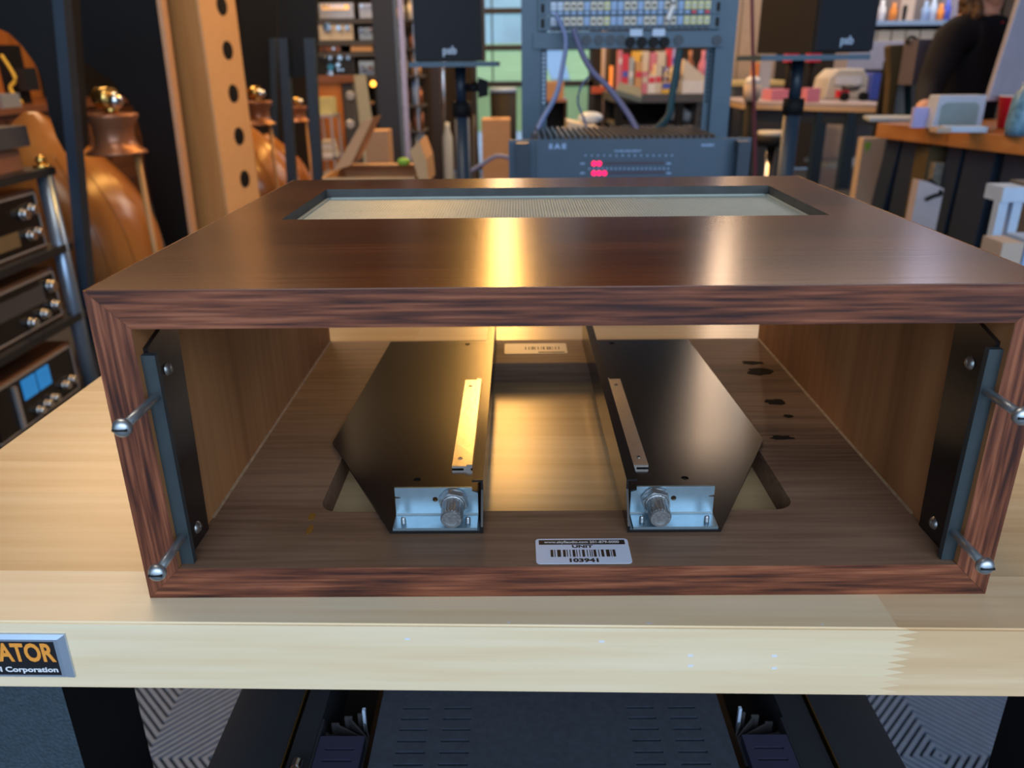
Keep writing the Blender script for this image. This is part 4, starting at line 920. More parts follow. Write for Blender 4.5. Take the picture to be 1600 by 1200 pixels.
def stand(s_, cx_, Y, z0, w_, kx, xl=0.02, xr=0.03, pole_dx=0.0):
    obj('top_plate', bx(NB(), cx_-w_/2-xl, cx_+w_/2+xr, Y-0.0, Y+0.26, z0-0.014, z0-0.0005), 'rack_blue', s_, 0.003)
    px_ = cx_+pole_dx
    obj('inner_pole', cone(NB(), (px_, Y+0.13, z0-0.13), (px_, Y+0.13, z0-0.014), 0.017, 0.017, 20), 'navy_metal', s_)
    obj('outer_pole', cone(NB(), (px_, Y+0.13, FL+0.03), (px_, Y+0.13, z0-0.13), 0.024, 0.024, 20), mat('blue black pole', (0.03, 0.05, 0.08), 0.35), s_)
    obj('collar', cone(NB(), (px_, Y+0.13, z0-0.16), (px_, Y+0.13, z0-0.115), 0.030, 0.030, 20), 'black_soft', s_)
    if kx:
        b = NB(); cone(b, (px_+0.02*kx, Y+0.12, z0-0.075), (px_+0.055*kx, Y+0.10, z0-0.075), 0.012, 0.012, 12); b2 = [(px_+0.055*kx, Y+0.10, z0-0.045), (px_+0.085*kx, Y+0.10, z0-0.055), (px_+0.085*kx, Y+0.10, z0-0.098), (px_+0.055*kx, Y+0.10, z0-0.105)]; prism(b, b2, (0, 0.02, 0)); obj('knob', b, 'black_soft', s_)
    obj('base', lathe(NB(), [(0.15, FL), (0.15, FL+0.012), (0.03, FL+0.03), (0, FL+0.03)], (px_, Y+0.13, 0), 32), 'navy_metal', s_)
t, s_, cx_, z0, w_ = monitor('left small black monitor loudspeaker on its pole stand', 648, 754, 97, 2.15, 0.0)
stand(s_, cx_, 2.15, z0, w_, 1, 0.018, 0.046, 0.025)
t, s_, cx_, z0, w_ = monitor('right small black monitor loudspeaker on its pole stand, turned to the left', 1243, 1352, 83, 1.95, math.radians(17))
stand(s_, cx_-0.03, 1.95, z0-0.004, w_, 0, 0.06, 0.045, -0.01)
# ---- blue rack with patch bays
RY = 1.75
xa, xb = P(815, 100, RY).x, P(1146, 100, RY).x; pw = 0.047
rk = thing('equipment_rack', 'open slate blue equipment rack holding patch panels in the middle of the shop', 'rack', ((xa+xb)/2, RY, FL))
for s, x_ in ((0, xa), (1, xb-pw)):
    obj('post', bx(NB(), x_, x_+pw, RY, RY+0.05, FL+0.02, 1.2), 'rack_blue', rk, 0.002)
    xe = x_+pw if s == 0 else x_
    fl = obj('flange', bx(NB(), xe-(0.0 if s == 0 else 0.016), xe+(0.016 if s == 0 else 0.0), RY+0.02, RY+0.024, FL+0.02, 1.2), 'rack_blue', rk)
    xc = xe+(0.008 if s == 0 else -0.008)
    for k in range(12):
        zz = P(835, 84+k*7.0, RY).z
        obj('mounting_hole', bx(NB(), xc-0.003, xc+0.003, RY+0.0185, RY+0.0199, zz-0.003, zz+0.003), 'white_blue' if s == 0 else 'slot', rk)
obj('base', bx(NB(), xa-0.03, xb+0.03, RY-0.12, RY+0.35, FL, FL+0.02), 'rack_blue', rk)
ia, ib = xa+pw-0.006, xb-pw+0.006
def patchbay(label, py0, py1, rows, rough):
    z1_, z0_ = P(980, py0, RY).z, P(980, py1, RY).z
    t = thing('patch_panel', label, 'patch panel', ((ia+ib)/2, RY-0.02, z0_))
    obj('faceplate', bx(NB(), ia, ib, RY-0.012, RY-0.006, z0_, z1_), 'rack_blue', t)
    obj('housing', bx(NB(), ia+0.03, ib-0.03, RY-0.006, RY+0.10, z0_+0.002, z1_-0.002), 'navy_metal', t)
    for x_ in (ia+0.006, ib-0.014): obj('end_screw', bx(NB(), x_, x_+0.008, RY-0.0135, RY-0.0121, z0_+0.006, z1_-0.006), 'slot', t)
    n = 24; x_s, x_e = ia+0.028, ib-0.028; st_ = (x_e-x_s)/n
    h = (z1_-z0_)
    cols = ['white_blue', 'white_blue', 'cream', 'cream', 'cream', 'panel_blue', 'cream', 'cream', 'yellow', 'panel_blue', 'panel_blue', 'cream', 'cream', 'panel_blue', 'cream', 'cream', 'panel_blue', 'cream', 'cream', 'panel_blue', 'yellow', 'yellow', 'yellow', 'yellow']
    for k in range(n):
        x0 = x_s+k*st_
        obj('jack', bx(NB(), x0+0.0015, x0+st_-0.0015, RY-0.016, RY-0.0122, z0_+h*0.34, z0_+h*0.92), cols[k], t)
        obj('socket', cone(NB(), (x0+st_/2, RY-0.0161, z0_+h*0.62), (x0+st_/2, RY-0.0175, z0_+h*0.62), 0.0035, 0.0035, 8), 'slot' if cols[k] == 'cream' else ('panel_blue' if cols[k] == 'panel_blue' else 'grey'), t)
        obj('label_tab', bx(NB(), x0+0.003, x0+st_-0.003, RY-0.0155, RY-0.0122, z0_+h*0.06, z0_+h*0.26), 'red' if (k in (21, 23) and rows) else ('panel_blue' if rows else 'navy_metal'), t)
    return t
patchbay('topmost patch panel in the blue rack, cut by the top of the photograph', -24, 0.5, 0, 0)
patchbay('middle patch panel with red tabs at its right end', 1, 23.5, 1, 0)
patchbay('lowest patch panel, just above the panel of round connectors', 24.5, 47, 0, 0)
z1_, z0_ = P(980, 49, RY).z, P(980, 75, RY).z
t = thing('connector_panel', 'slate blue rack panel with round connectors beneath the patch panels', 'rack panel', ((ia+ib)/2, RY-0.01, z0_))
obj('faceplate', bx(NB(), ia-0.012, ib+0.012, RY-0.008, RY-0.002, z0_, z1_), 'rack_blue', t)
for px in (916, 935, 953, 970, 1059, 1119):
    q = P(px, 63, RY); obj('round_connector', cone(NB(), (q.x, RY-0.0081, q.z), (q.x, RY-0.012, q.z), 0.012, 0.012, 16), 'navy_metal', t)
for px in (984, 1002, 1020, 1037):
    q = P(px, 66, RY); b = NB(); cone(b, (q.x, RY-0.0081, q.z), (q.x, RY-0.022, q.z), 0.0125, 0.0115, 14); obj('plugged_connector', b, 'black_soft', t)
for px in (993, 1028): q = P(px, 51, RY); obj('paper_tab', bx(NB(), q.x-0.015, q.x+0.015, RY-0.013, RY-0.0085, q.z-0.008, q.z+0.008), 'white_blue', t)
def cable(label, pts, r, mm='cable', name='cable'):
    return tag(obj(name, tube(NB(), [P(*p) for p in pts], r, 8, 5), mm), label, 'cable')
cable('pale blue cable bending from the left end of the patch panels to the amplifier', [(868, 22, 1.70), (884, 60, 1.69), (878, 110, 1.66), (868, 150, 1.62), (846, 190, 1.58), (836, 214, 1.55)], 0.006, mat('blue cable jacket', (0.16, 0.22, 0.42), 0.5))
cable('blue grey cable sloping right from the patch panels to the amplifier back', [(896, 45, 1.70), (908, 80, 1.69), (926, 112, 1.66), (950, 136, 1.63), (980, 176, 1.58), (998, 208, 1.53)], 0.007, mat('slate cable jacket', (0.11, 0.12, 0.24), 0.5))
cable('thin dark cable looping down behind the amplifier', [(922, 118, 1.9), (908, 135, 1.9), (903, 160, 1.9), (912, 184, 1.88), (918, 206, 1.86)], 0.003)
cable('black cable drooping along the right side of the rack', [(1062, 78, 1.72), (1057, 110, 1.70), (1050, 150, 1.66), (1044, 182, 1.62), (1024, 204, 1.56)], 0.009, 'teal')
cable('white cable pair hanging over the patch panels', [(1056, -20, 1.72), (1052, 8, 1.72), (1043, 32, 1.72)], 0.006, 'white')
cable('blue cable lying on the floor left of the amplifier', [(712, 279, 4.6), (745, 262, 4.6), (775, 244, 4.6), (800, 248, 4.6)], 0.012, mat('bright slate cable', (0.13, 0.18, 0.42), 0.5))
# ---- amplifier with red level lights
AY = 1.30
xa, xb = P(795, 240, AY).x, P(1172, 240, AY).x
zt_, zb_ = P(980, 217, AY).z, P(980, 217, AY).z-0.145
ad = thing('level_amplifier', 'blue-grey rack amplifier with glowing red level lights behind the walnut cabinet', 'amplifier', ((xa+xb)/2, AY+0.15, zb_))
f0, f1 = P(838, 240, AY).x, P(1132, 240, AY).x
obj('faceplate', bx(NB(), xa, xb, AY, AY+0.006, zb_, zt_), 'amp_blue', ad)
obj('front_panel', bx(NB(), f0, f1, AY-0.004, AY-0.0003, zb_+0.002, zt_-0.001), 'amp_blue', ad)
for x0, x1 in ((P(807, 240, AY).x, P(826, 240, AY).x), (P(1146, 240, AY).x, P(1163, 240, AY).x)):
    b = NB(); bx(b, x0, x1, AY-0.035, AY-0.022, zb_+0.012, zt_-0.004); bx(b, x0, x1, AY-0.022, AY-0.0003, zt_-0.022, zt_-0.004); bx(b, x0, x1, AY-0.022, AY-0.0003, zb_+0.012, zb_+0.03); obj('handle', b, 'navy_metal', ad, 0.002)
obj('chassis', bx(NB(), f0-0.005, f1+0.005, AY+0.0065, AY+0.30, zb_+0.002, zt_-0.008), 'navy_metal', ad)
n = 30
for k in range(n):
    x0 = f0+0.004+(f1-f0-0.01)*k/n; obj('cooling_fin', bx(NB(), x0, x0+0.0045, AY+0.02, AY+0.29, zt_-0.0075, zt_+0.004), 'amp_blue' if k < 9 else 'grey_dark', ad)
ap = lambda px, py: P(px, py, AY-0.0045)
q = ap(871, 229); obj('lettering', text_bm('S A E', 0.0125, 0.0003, rotm((q.x, AY-0.0046, q.z), math.pi/2), 'CENTER', 1.25, 0.0008), 'panel_blue', ad)
q = ap(1106, 227); obj('lettering', text_bm('MOSFET', 0.0066, 0.0002, rotm((q.x, AY-0.0046, q.z), math.pi/2), 'CENTER', 1.1, 0.0003), 'panel_blue', ad)
q = ap(981, 236); obj('lettering', text_bm('POWER LEVEL DISPLAY', 0.0052, 0.0002, rotm((q.x, AY-0.0046, q.z), math.pi/2), 'CENTER', 1.0, 0.0002), 'panel_blue', ad)
for py, n_, a_, c_ in ((243, 15, 915, 1050), (263.5, 19, 921, 1044)):
    for k in range(n_):
        q = ap(a_+(c_-a_)*k/(n_-1), py); obj('scale_mark', bx(NB(), q.x-0.0016, q.x+0.0016, AY-0.005, AY-0.0042, q.z-0.0014, q.z+0.0014), 'panel_blue', ad)
mdark = mat('unlit led strip', (0.045, 0.035, 0.06), 0.4)
for py, lit in ((255.5, 2), (270.5, 3)):
    a_ = ap(922, py); c_ = ap(1038, py); obj('led_bar', bx(NB(), a_.x, c_.x, AY-0.0046, AY-0.0041, a_.z-0.003, a_.z+0.003), mdark, ad)
    for px in (910, 1045): q = ap(px, py); obj('scale_mark', bx(NB(), q.x-0.0045, q.x+0.0045, AY-0.005, AY-0.0042, q.z-0.0014, q.z+0.0014), 'panel_blue', ad)
    for k in range(lit):
        q = ap(928+k*8.2, py); obj('red_led', cone(NB(), (q.x, AY-0.0046, q.z), (q.x, AY-0.0065, q.z), 0.0048, 0.0048, 12), 'led', ad)
t = thing('amplifier_table', 'low dark table carrying the amplifier with red lights', 'table', ((xa+xb)/2, AY+0.15, FL))
obj('table_top', bx(NB(), xa-0.05, xb+0.05, AY-0.03, AY+0.31, zb_-0.03, zb_-0.0005), 'black_soft', t)
for x_ in (xa-0.04, xb+0.01):
    for y_ in (AY-0.02, AY+0.27): obj('leg', bx(NB(), x_, x_+0.03, y_, y_+0.03, FL, zb_-0.03), 'black_soft', t)
# ---- things by the window
q0 = P(765, 145, 5.6); q1 = P(807, 145, 5.6)
t = thing('waste_bin', 'black round bin with a blue top ring by the back window', 'bin', ((q0.x+q1.x)/2, 5.7, FL)); r_ = (q1.x-q0.x)/2
obj('drum', cone(NB(), ((q0.x+q1.x)/2, 5.7, FL), ((q0.x+q1.x)/2, 5.7, q0.z), r_*0.93, r_, 32), 'black_soft', t)
obj('rim', cone(NB(), ((q0.x+q1.x)/2, 5.7, q0.z), ((q0.x+q1.x)/2, 5.7, q0.z+0.03), r_*1.03, r_*0.98, 32), 'panel_blue', t)
x0, x1, z0_, z1_ = span(753, 797, 187, 240, 4.9)
t = thing('cardboard_box', 'brown cardboard box with a hand slot in front of the black bin', 'box', ((x0+x1)/2, 5.05, FL))
obj('box_body', bx(NB(), x0, x1, 4.9, 5.15, FL, z1_), 'card', t, 0.01); obj('hand_slot', bx(NB(), (x0+x1)/2-0.03, (x0+x1)/2+0.03, 4.985, 5.015, z1_, z1_+0.002), 'slot', t)
x0, x1, z0_, z1_ = span(735, 748, 178, 232, 5.2); tag(obj('grey_sack', ball(NB(), ((x0+x1)/2, 5.2, (FL+z1_)/2), 0.5, (x1-x0)*1.0, 0.25, (z1_-FL)), 'grey_dark'), 'dark grey rounded sack left of the brown box', 'sack')
x0, x1, z0_, z1_ = span(846, 881, 128, 160, 5.9)
tag(obj('cardboard_box', bx(NB(), x0, x1, 5.9, 6.1, P(0, 163, 5.9).z+0.001, z1_), 'card', None, 0.006), 'upper small dark-fronted box by the window behind the rack', 'box')
t = thing('side_cabinet', 'dark open cabinet carrying a small box behind the blue rack', 'cabinet', ((x0+x1)/2, 6.0, FL)); x1b = P(886, 180, 5.9).x
for a_ in ((x0-0.02, x1b, 5.88, 6.2, P(0, 168, 5.9).z, P(0, 163, 5.9).z), (x0-0.02, x0, 5.88, 6.2, FL, P(0, 168, 5.9).z), (x1b-0.02, x1b, 5.88, 6.2, FL, P(0, 168, 5.9).z), (x0, x1b-0.02, 6.18, 6.2, FL, P(0, 168, 5.9).z), (x0, x1b-0.02, 5.88, 6.18, FL, FL+0.02)):
    obj('panel', bx(NB(), *a_), 'copper' if a_[4] > FL+0.3 else 'wall_dark', t)
x0, x1, z0_, z1_ = span(888, 936, 190, 206, 4.2)
t = thing('printer', 'white and pale blue machine on the floor behind the amplifier', 'machine', ((x0+x1)/2, 4.3, FL))
b = NB(); prism(b, [(x0, 4.2, z0_-0.2), (x1, 4.2, z0_-0.2), (x1, 4.2, z0_+0.02), (x0, 4.2, z1_)], (0, 0.3, 0)); obj('machine_body', b, 'cream', t)
obj('machine_base', bx(NB(), x0+0.02, x1-0.02, 4.22, 4.48, FL, z0_-0.2), 'grey_dark', t)
obj('lid', ball(NB(), ((x0+x1)/2+0.05, 4.36, z1_+0.01), 0.055, 1.3, 1, 0.6), 'white_blue', t)
for px, lb in ((941, 'pale upright pole right of the window'), (948, 'second pale pole right of the window, slightly darker')):
    q = P(px, 150, 6.0+(px-941)*0.04); b = NB(); cone(b, (q.x, q.y, FL), (q.x, q.y, 1.2), 0.016, 0.016, 12); tag(obj('upright_pole', b, 'card_pale' if px == 941 else 'olive'), lb, 'pole')
x0, x1, z0_, z1_ = span(925, 946, 136, 146, 5.85); t = thing('clamp_vise', 'red vise on a dark pedestal near the pale poles', 'vise', ((x0+x1)/2, 5.65, FL))
obj('jaw', bx(NB(), x0, x1, 5.85, 5.93, z0_, z1_), mat('rust red', (0.45, 0.08, 0.03), 0.5), t, 0.004); obj('pedestal', bx(NB(), x0+0.02, x1-0.02, 5.87, 5.91, FL, z0_), 'black_soft', t)
x0, x1, z0_, z1_ = span(953, 957, 103, 128, 5.9); tag(obj('orange_tube', cone(NB(), ((x0+x1)/2, 5.9, FL), ((x0+x1)/2, 5.9, z1_), 0.018, 0.014, 12), 'orange'), 'slender orange tube beside the cluttered bench', 'tube')
# grey-green drafting tray
b = NB(); prism(b, [P(962, 140, 4.7), P(1003, 152, 4.7), P(1000, 137, 4.97), P(968, 128, 4.97)], (0, 0, -0.03)); tag(obj('tool_tray', b, mat('grey green tray', (0.12, 0.15, 0.13), 0.4)), 'tilted grey-green tray at the left end of the cluttered bench', 'tray')
# cluttered bench behind the rack
by = 5.0; x0, x1 = P(1000, 150, by).x, P(1118, 150, by).x; zb2 = P(1050, 147, by).z
t = thing('packing_bench', 'black packing bench heaped with coloured packages behind the blue rack', 'workbench', ((x0+x1)/2, by+0.3, FL))
obj('bench_top', bx(NB(), x0-0.16, x1+0.02, by, by+0.8, zb2-0.05, zb2), 'grey_dark', t)
for x_ in (x0-0.15, (x0+x1)/2, x1-0.04):
    for y_ in (by+0.02, by+0.7): obj('leg', bx(NB(), x_, x_+0.05, y_, y_+0.05, FL, zb2-0.05), 'black_soft', t)
obj('drawer_unit', bx(NB(), P(1090, 175, by).x, x1, by+0.02, by+0.4, FL+0.02, zb2-0.05), 'grey_dark', t)
for k in range(3): z_ = P(1100, 156+k*14, by).z; obj('drawer', bx(NB(), P(1093, 175, by).x, x1-0.02, by+0.01, by+0.0195, z_-0.05, z_-0.005), 'black_satin', t)
zsf = P(1050, 196, by).z
obj('lower_shelf', bx(NB(), x0-0.14, x1+0.0, by+0.07, by+0.69, zsf-0.02, zsf), 'grey_dark', t)
obj('bench_back', bx(NB(), x0-0.14, x1+0.0, by+0.80, by+0.82, FL, zb2-0.05), 'black_soft', t)
for px, r_ in ((1062, 0.06), (1077, 0.045)):
    q = P(px, 188, by+0.2); tag(obj('white_bundle', ball(NB(), (q.x, by+0.25, zsf+r_*0.9), r_, 1.1, 1, 0.9), 'white'), 'rounded white bundle on the lower shelf of the packing bench, '+('larger left one' if px == 1062 else 'smaller right one'), 'bundle')
random.seed(12)
stock = [(992, 1003, 96, 146, 'card_light'), (972, 982, 84, 146, 'red'), (966, 972, 78, 146, 'pink'), (982, 990, 90, 146, 'grey'), (990, 1001, 80, 95, 'yellow_b'), (1003, 1012, 112, 146, 'pink'), (1012, 1024, 118, 146, 'white'), (1004, 1014, 80, 111, 'cream'), (1015, 1026, 82, 117, 'pink'), (1024, 1034, 100, 146, 'cream'), (1034, 1048, 128, 146, 'yellow_b'), (1027, 1040, 80, 99, 'cream'), (1034, 1050, 104, 127, 'lilac'), (1044, 1051, 76, 92, 'red'), (1050, 1062, 76, 103, 'lilac'), (1051, 1060, 104, 146, 'cream')]
nm = {'card_light': 'tan', 'red': 'red', 'pink': 'pink', 'grey': 'grey', 'yellow_b': 'yellow', 'white': 'white', 'cream': 'cream', 'lilac': 'pale violet'}
zsh_ = P(1030, 100, by+0.4).z
tiers = {}
for (a_, c_, p0, p1, mm) in stock:
    Y = by+0.12 if p1 == 146 else by+0.34
    x0_, x1_, z0_, z1_ = span(a_, c_, p0, p1, Y); base = zb2+0.001
    t = thing('package', nm[mm]+' package in the '+('front' if p1 == 146 else 'rear')+' row on the packing bench, '+('at the left end' if a_ < 975 else 'left of middle' if a_ < 1000 else 'in the middle' if a_ < 1024 else 'right of middle' if a_ < 1044 else 'right end, shorter' if p0 > 100 or a_ == 1044 else 'right end'), 'package', ((x0_+x1_)/2, Y, base))
    t['group'] = 'packages on the packing bench'
    obj('carton', bx(NB(), x0_+0.001, x1_-0.001, Y, Y+0.12, base, z1_), mm, t, 0.003)
    zc_ = base+(z1_-base)*random.uniform(0.45, 0.75)
    obj('print_band', bx(NB(), x0_+0.004, x1_-0.004, Y-0.001, Y-0.0002, zc_-0.018, zc_+0.018), random.choice(['blue', 'cream', 'red', 'white']), t)
x0_, x1_, z0_, z1_ = span(1064, 1113, 126, 146, by+0.1); t = thing('open_tray_box', 'white open box holding papers at the right end of the packing bench', 'box', ((x0_+x1_)/2, by+0.2, zb2))
for a_ in ((x0_, x1_, by+0.08, by+0.085), (x0_, x1_, by+0.35, by+0.355), (x0_, x0_+0.005, by+0.08, by+0.355), (x1_-0.005, x1_, by+0.08, by+0.355)): obj('side', bx(NB(), *a_, zb2+0.001, z1_), 'lilac' if False else 'white', t)
b = NB(); prism(b, [(x0_+0.02, by+0.15, z1_), (x1_-0.05, by+0.15, z1_-0.02), (x1_-0.02, by+0.15, z1_+0.01), (x0_+0.10, by+0.15, z1_+0.07), (x0_+0.02, by+0.15, z1_+0.13)], (0, 0.1, 0)); obj('papers', b, 'cream', t)
for px, c in ((1078, 'copper'), (1098, 'pink')):
    q = P(px, 100, by+0.5); tag(obj('wine_bottle', lathe(NB(), [(0.032, zb2+0.001), (0.034, zb2+0.14), (0.03, zb2+0.17), (0.012, zb2+0.21), (0.013, zb2+0.26), (0, zb2+0.26)], (q.x, by+0.5, 0), 16), c), ('brown' if c == 'copper' else 'pink')+' bottle standing behind the white open box', 'bottle')
# ================================================================ RIGHT
# pale panel, far desk and its chairs
x0, x1, z0_, z1_ = span(1146, 1166, 0, 90, 6.2)
t = thing('beige_locker', 'tall beige locker between the blue rack and the right monitor', 'locker', ((x0+x1)/2+0.1, 6.3, FL)); obj('locker_body', bx(NB(), x0-0.1, x1+0.25, 6.2, 6.6, FL, 1.5), mat('beige enamel', (0.36, 0.27, 0.20), 0.5), t)
for k in range(3): obj('door', bx(NB(), x0-0.09+0.145*k, x0+0.04+0.145*k, 6.185, 6.199, FL+0.1, 1.45), mat('beige enamel door', (0.40, 0.30, 0.22), 0.5), t)
dy = 4.55; dz = P(1300, 160, dy).z
xa, xb = P(1175, 150, dy).x, P(1392, 172, dy-0.25).x
t = thing('far_desk', 'pale topped work desk on black frame behind the right monitor stand', 'desk', ((xa+xb)/2, 4.9, FL))
b = NB(); prism(b, [(xa, 4.75, dz), (xb, 4.15, dz), (xb+0.05, 5.35, dz), (xa, 5.4, dz)], (0, 0, -0.018)); obj('desk_top', b, 'desk_top', t)
b = NB(); prism(b, [(xa, 4.74, dz-0.0185), (xb+0.01, 4.14, dz-0.0185), (xb+0.06, 5.35, dz-0.0185), (xa, 5.4, dz-0.0185)], (0, 0, -0.022)); obj('edge_band', b, 'desk_light', t)
b = NB(); prism(b, [(xa+0.02, 4.78, dz-0.041), (xb-0.03, 4.19, dz-0.041), (xb-0.03, 4.24, dz-0.041), (xa+0.02, 4.83, dz-0.041)], (0, 0, -0.07)); obj('apron', b, 'navy_metal', t)
for x_, y_ in ((xa+0.03, 4.8), (P(1275, 200, 4.45).x, 4.45), (P(1322, 220, 4.3).x, 4.32), (xb-0.08, 5.2), (xa+0.03, 5.3)): obj('leg', bx(NB(), x_, x_+0.06, y_, y_+0.06, FL, dz-0.04), 'navy_metal', t)
obj('under_shelf', bx(NB(), P(1288, 215, 4.6).x, P(1322, 215, 4.6).x+0.2, 4.5, 4.9, dz-0.37, dz-0.35), 'grey', t)
def on(name, label, cat, px0, px1, py0, Y, base, mm, dep=0.15, bev=0.006, group=None):
    x0, x1, z0_, z1_ = span(px0, px1, py0, py0+10, Y); return tag(obj(name, bx(NB(), x0, x1, Y, Y+dep, base+0.001, z1_), mm, None, bev), label, cat, group)
# white rounded machine with red racing model, blue books
x0, x1, z0_, z1_ = span(1291, 1358, 108, 140, 4.9)
t = thing('desk_machine', 'cream rounded machine at the middle of the far desk', 'machine', ((x0+x1)/2, 5.0, dz))
b = NB(); prism(b, [(x0, 4.9, dz+0.001), (x1, 4.9, dz+0.001), (x1, 4.9, z1_-0.05), (x1-0.04, 4.9, z1_), (x0+0.07, 4.9, z1_), (x0+0.02, 4.9, z1_-0.05)], (0, 0.25, 0)); obj('machine_body', b, 'cream', t, 0.01)
obj('machine_slot', bx(NB(), x0+0.06, x1-0.05, 4.895, 4.8995, z1_-0.09, z1_-0.04), 'white', t)
x0, x1, z0_, z1_ = span(1312, 1352, 120, 145, 4.7)
t = thing('model_car', 'dark grey and red model racer standing before the cream machine', 'toy', ((x0+x1)/2, 4.72, dz))
obj('hull', ball(NB(), ((x0+x1)/2, 4.72, dz+0.075), 0.055, 1.0, 0.8, 0.45), 'grey_dark', t); obj('nose', bx(NB(), x0, x0+0.06, 4.69, 4.75, dz+0.02, dz+0.06), 'red', t, 0.004)
obj('wing', bx(NB(), x0-0.02, x1, 4.70, 4.74, dz+0.083, dz+0.090), 'grey_dark', t)
for x_ in (x0+0.03, x1-0.01): obj('wheel', cone(NB(), (x_, 4.66, dz+0.026), (x_, 4.70, dz+0.026), 0.025, 0.025, 16), 'black_soft', t)
on('blue_book', 'blue book standing upright at the right end of the far desk', 'book', 1364, 1378, 114, 4.85, dz, 'blue', 0.18, 0.002)
on('card_box', 'orange and white box right of the blue book', 'box', 1380, 1390, 116, 4.9, dz, 'card_light', 0.15, 0.002)
on('pink_case', 'pink case on the far desk left of the monitor stand pole', 'case', 1206, 1240, 140, 4.85, dz, 'pink', 0.2)
on('pink_pouch', 'pink pouch on the far desk right of the monitor stand pole', 'pouch', 1262, 1282, 138, 4.6, dz, 'pink', 0.1)
on('grey_folder', 'grey upright folder on the far desk behind the pink case', 'folder', 1188, 1206, 96, 5.2, dz, 'grey', 0.1)
on('orange_folder', 'orange-edged upright folder left of the grey folder', 'folder', 1180, 1187, 98, 5.2, dz, 'orange', 0.1)
for px, lb in ((1243, 'left'), (1278, 'right')):
    q = P(px, 97, 4.85); t = thing('desk_lamp', 'black jointed device with a red head, '+lb+' of the monitor stand pole', 'lamp', (q.x, 4.95, dz))
    obj('stem', cone(NB(), (q.x, 4.95, dz+0.012), (q.x, 4.95, q.z), 0.02, 0.02, 12), 'black_soft', t); obj('foot', cone(NB(), (q.x, 4.95, dz+0.001), (q.x, 4.95, dz+0.012), 0.05, 0.05, 16), 'black_soft', t)
    obj('red_head', bx(NB(), q.x-0.035, q.x+0.035, 4.90, 4.98, q.z, q.z+0.06), 'red', t, 0.01)
# low far shelf line with boxes (x 1140-1240, y 95-140)
x0, x1 = P(1146, 125, 5.6).x, P(1238, 125, 5.6).x; zz = P(1190, 127, 5.6).z
t = thing('sideboard', 'yellow-topped sideboard behind the far desk', 'sideboard', ((x0+x1)/2, 5.8, FL)); obj('sideboard_top', bx(NB(), x0, x1, 5.6, 6.0, zz-0.03, zz), mat('yellow wood top', (0.62, 0.50, 0.22), 0.4), t); obj('sideboard_body', bx(NB(), x0+0.02, x1-0.02, 5.62, 5.98, FL, zz-0.03), 'grey_dark', t)
# stool and paper bag on the floor
q = P(1208, 205, 3.9); t = thing('round_stool', 'black stool with a pale round seat behind the cabinet at right', 'stool', (q.x, 3.9, FL))
obj('seat', cone(NB(), (q.x, 3.9, q.z-0.02), (q.x, 3.9, q.z), 0.075, 0.075, 28), 'cream', t)
obj('seat_pad', cone(NB(), (q.x, 3.9, q.z-0.07), (q.x, 3.9, q.z-0.0205), 0.085, 0.09, 28), 'black_soft', t)
obj('column', cone(NB(), (q.x, 3.9, FL+0.10), (q.x, 3.9, q.z-0.07), 0.025, 0.025, 14), 'chrome', t)
for k in range(5):
    a = k*1.2566; obj('leg', tube(NB(), [(q.x, 3.9, FL+0.10), (q.x+0.14*math.cos(a), 3.9+0.14*math.sin(a), FL+0.08), (q.x+0.25*math.cos(a), 3.9+0.25*math.sin(a), FL+0.015)], 0.014), 'black_soft', t)
q = P(1190, 150, 4.3); t = thing('hanging_bin', 'pale tan bin holding crumpled white paper beside the far desk', 'bin', (q.x, 4.5, FL))
obj('bin_body', cone(NB(), (q.x, 4.5, P(0, 172, 4.3).z), (q.x, 4.5, P(0, 145, 4.3).z), 0.042, 0.05, 24), 'card_pale', t); obj('bin_stand', cone(NB(), (q.x, 4.5, FL), (q.x, 4.5, P(0, 172, 4.3).z), 0.03, 0.03, 16), 'black_soft', t); obj('crumpled_paper', ball(NB(), (q.x, 4.5, P(0, 143, 4.3).z+0.01), 0.04, 1.1, 1.1, 0.7), 'white', t)
cable('thin dark red pole cable left of the right monitor stand', [(1174, -40, 3.0), (1176, 60, 3.0), (1178, 140, 3.0), (1180, 215, 3.0), (1181, 300, 3.0)], 0.007, mat('maroon cord', (0.14, 0.03, 0.06), 0.5))
# pale board with a leaf
x0, x1, z0_, z1_ = span(1330, 1378, 216, 340, 3.6)
b = NB(); bL0, bR0 = P(1337, 217, 3.6), P(1380, 217, 3.65); bl, br = P(1326, 330, 3.6), P(1364, 330, 3.65)
t = thing('leaf_carton', 'pale kraft carton with a green leaf mark under the right tables', 'box', ((x0+x1)/2, 3.7, FL))
obj('box_body', bx(NB(), bl.x+0.02, bR0.x-0.01, 3.6, 3.66, FL, z1_), 'card_pale', t, 0.006)
q = P(1356, 229, 3.595); obj('leaf_mark', prism(NB(), [(q.x-0.016, 3.598, q.z+0.01), (q.x-0.006, 3.598, q.z+0.022), (q.x+0.014, 3.598, q.z+0.018), (q.x+0.016, 3.598, q.z), (q.x+0.006, 3.598, q.z-0.014), (q.x-0.002, 3.598, q.z-0.03), (q.x-0.006, 3.598, q.z-0.012)], (0, -0.001, 0)), 'green', t)
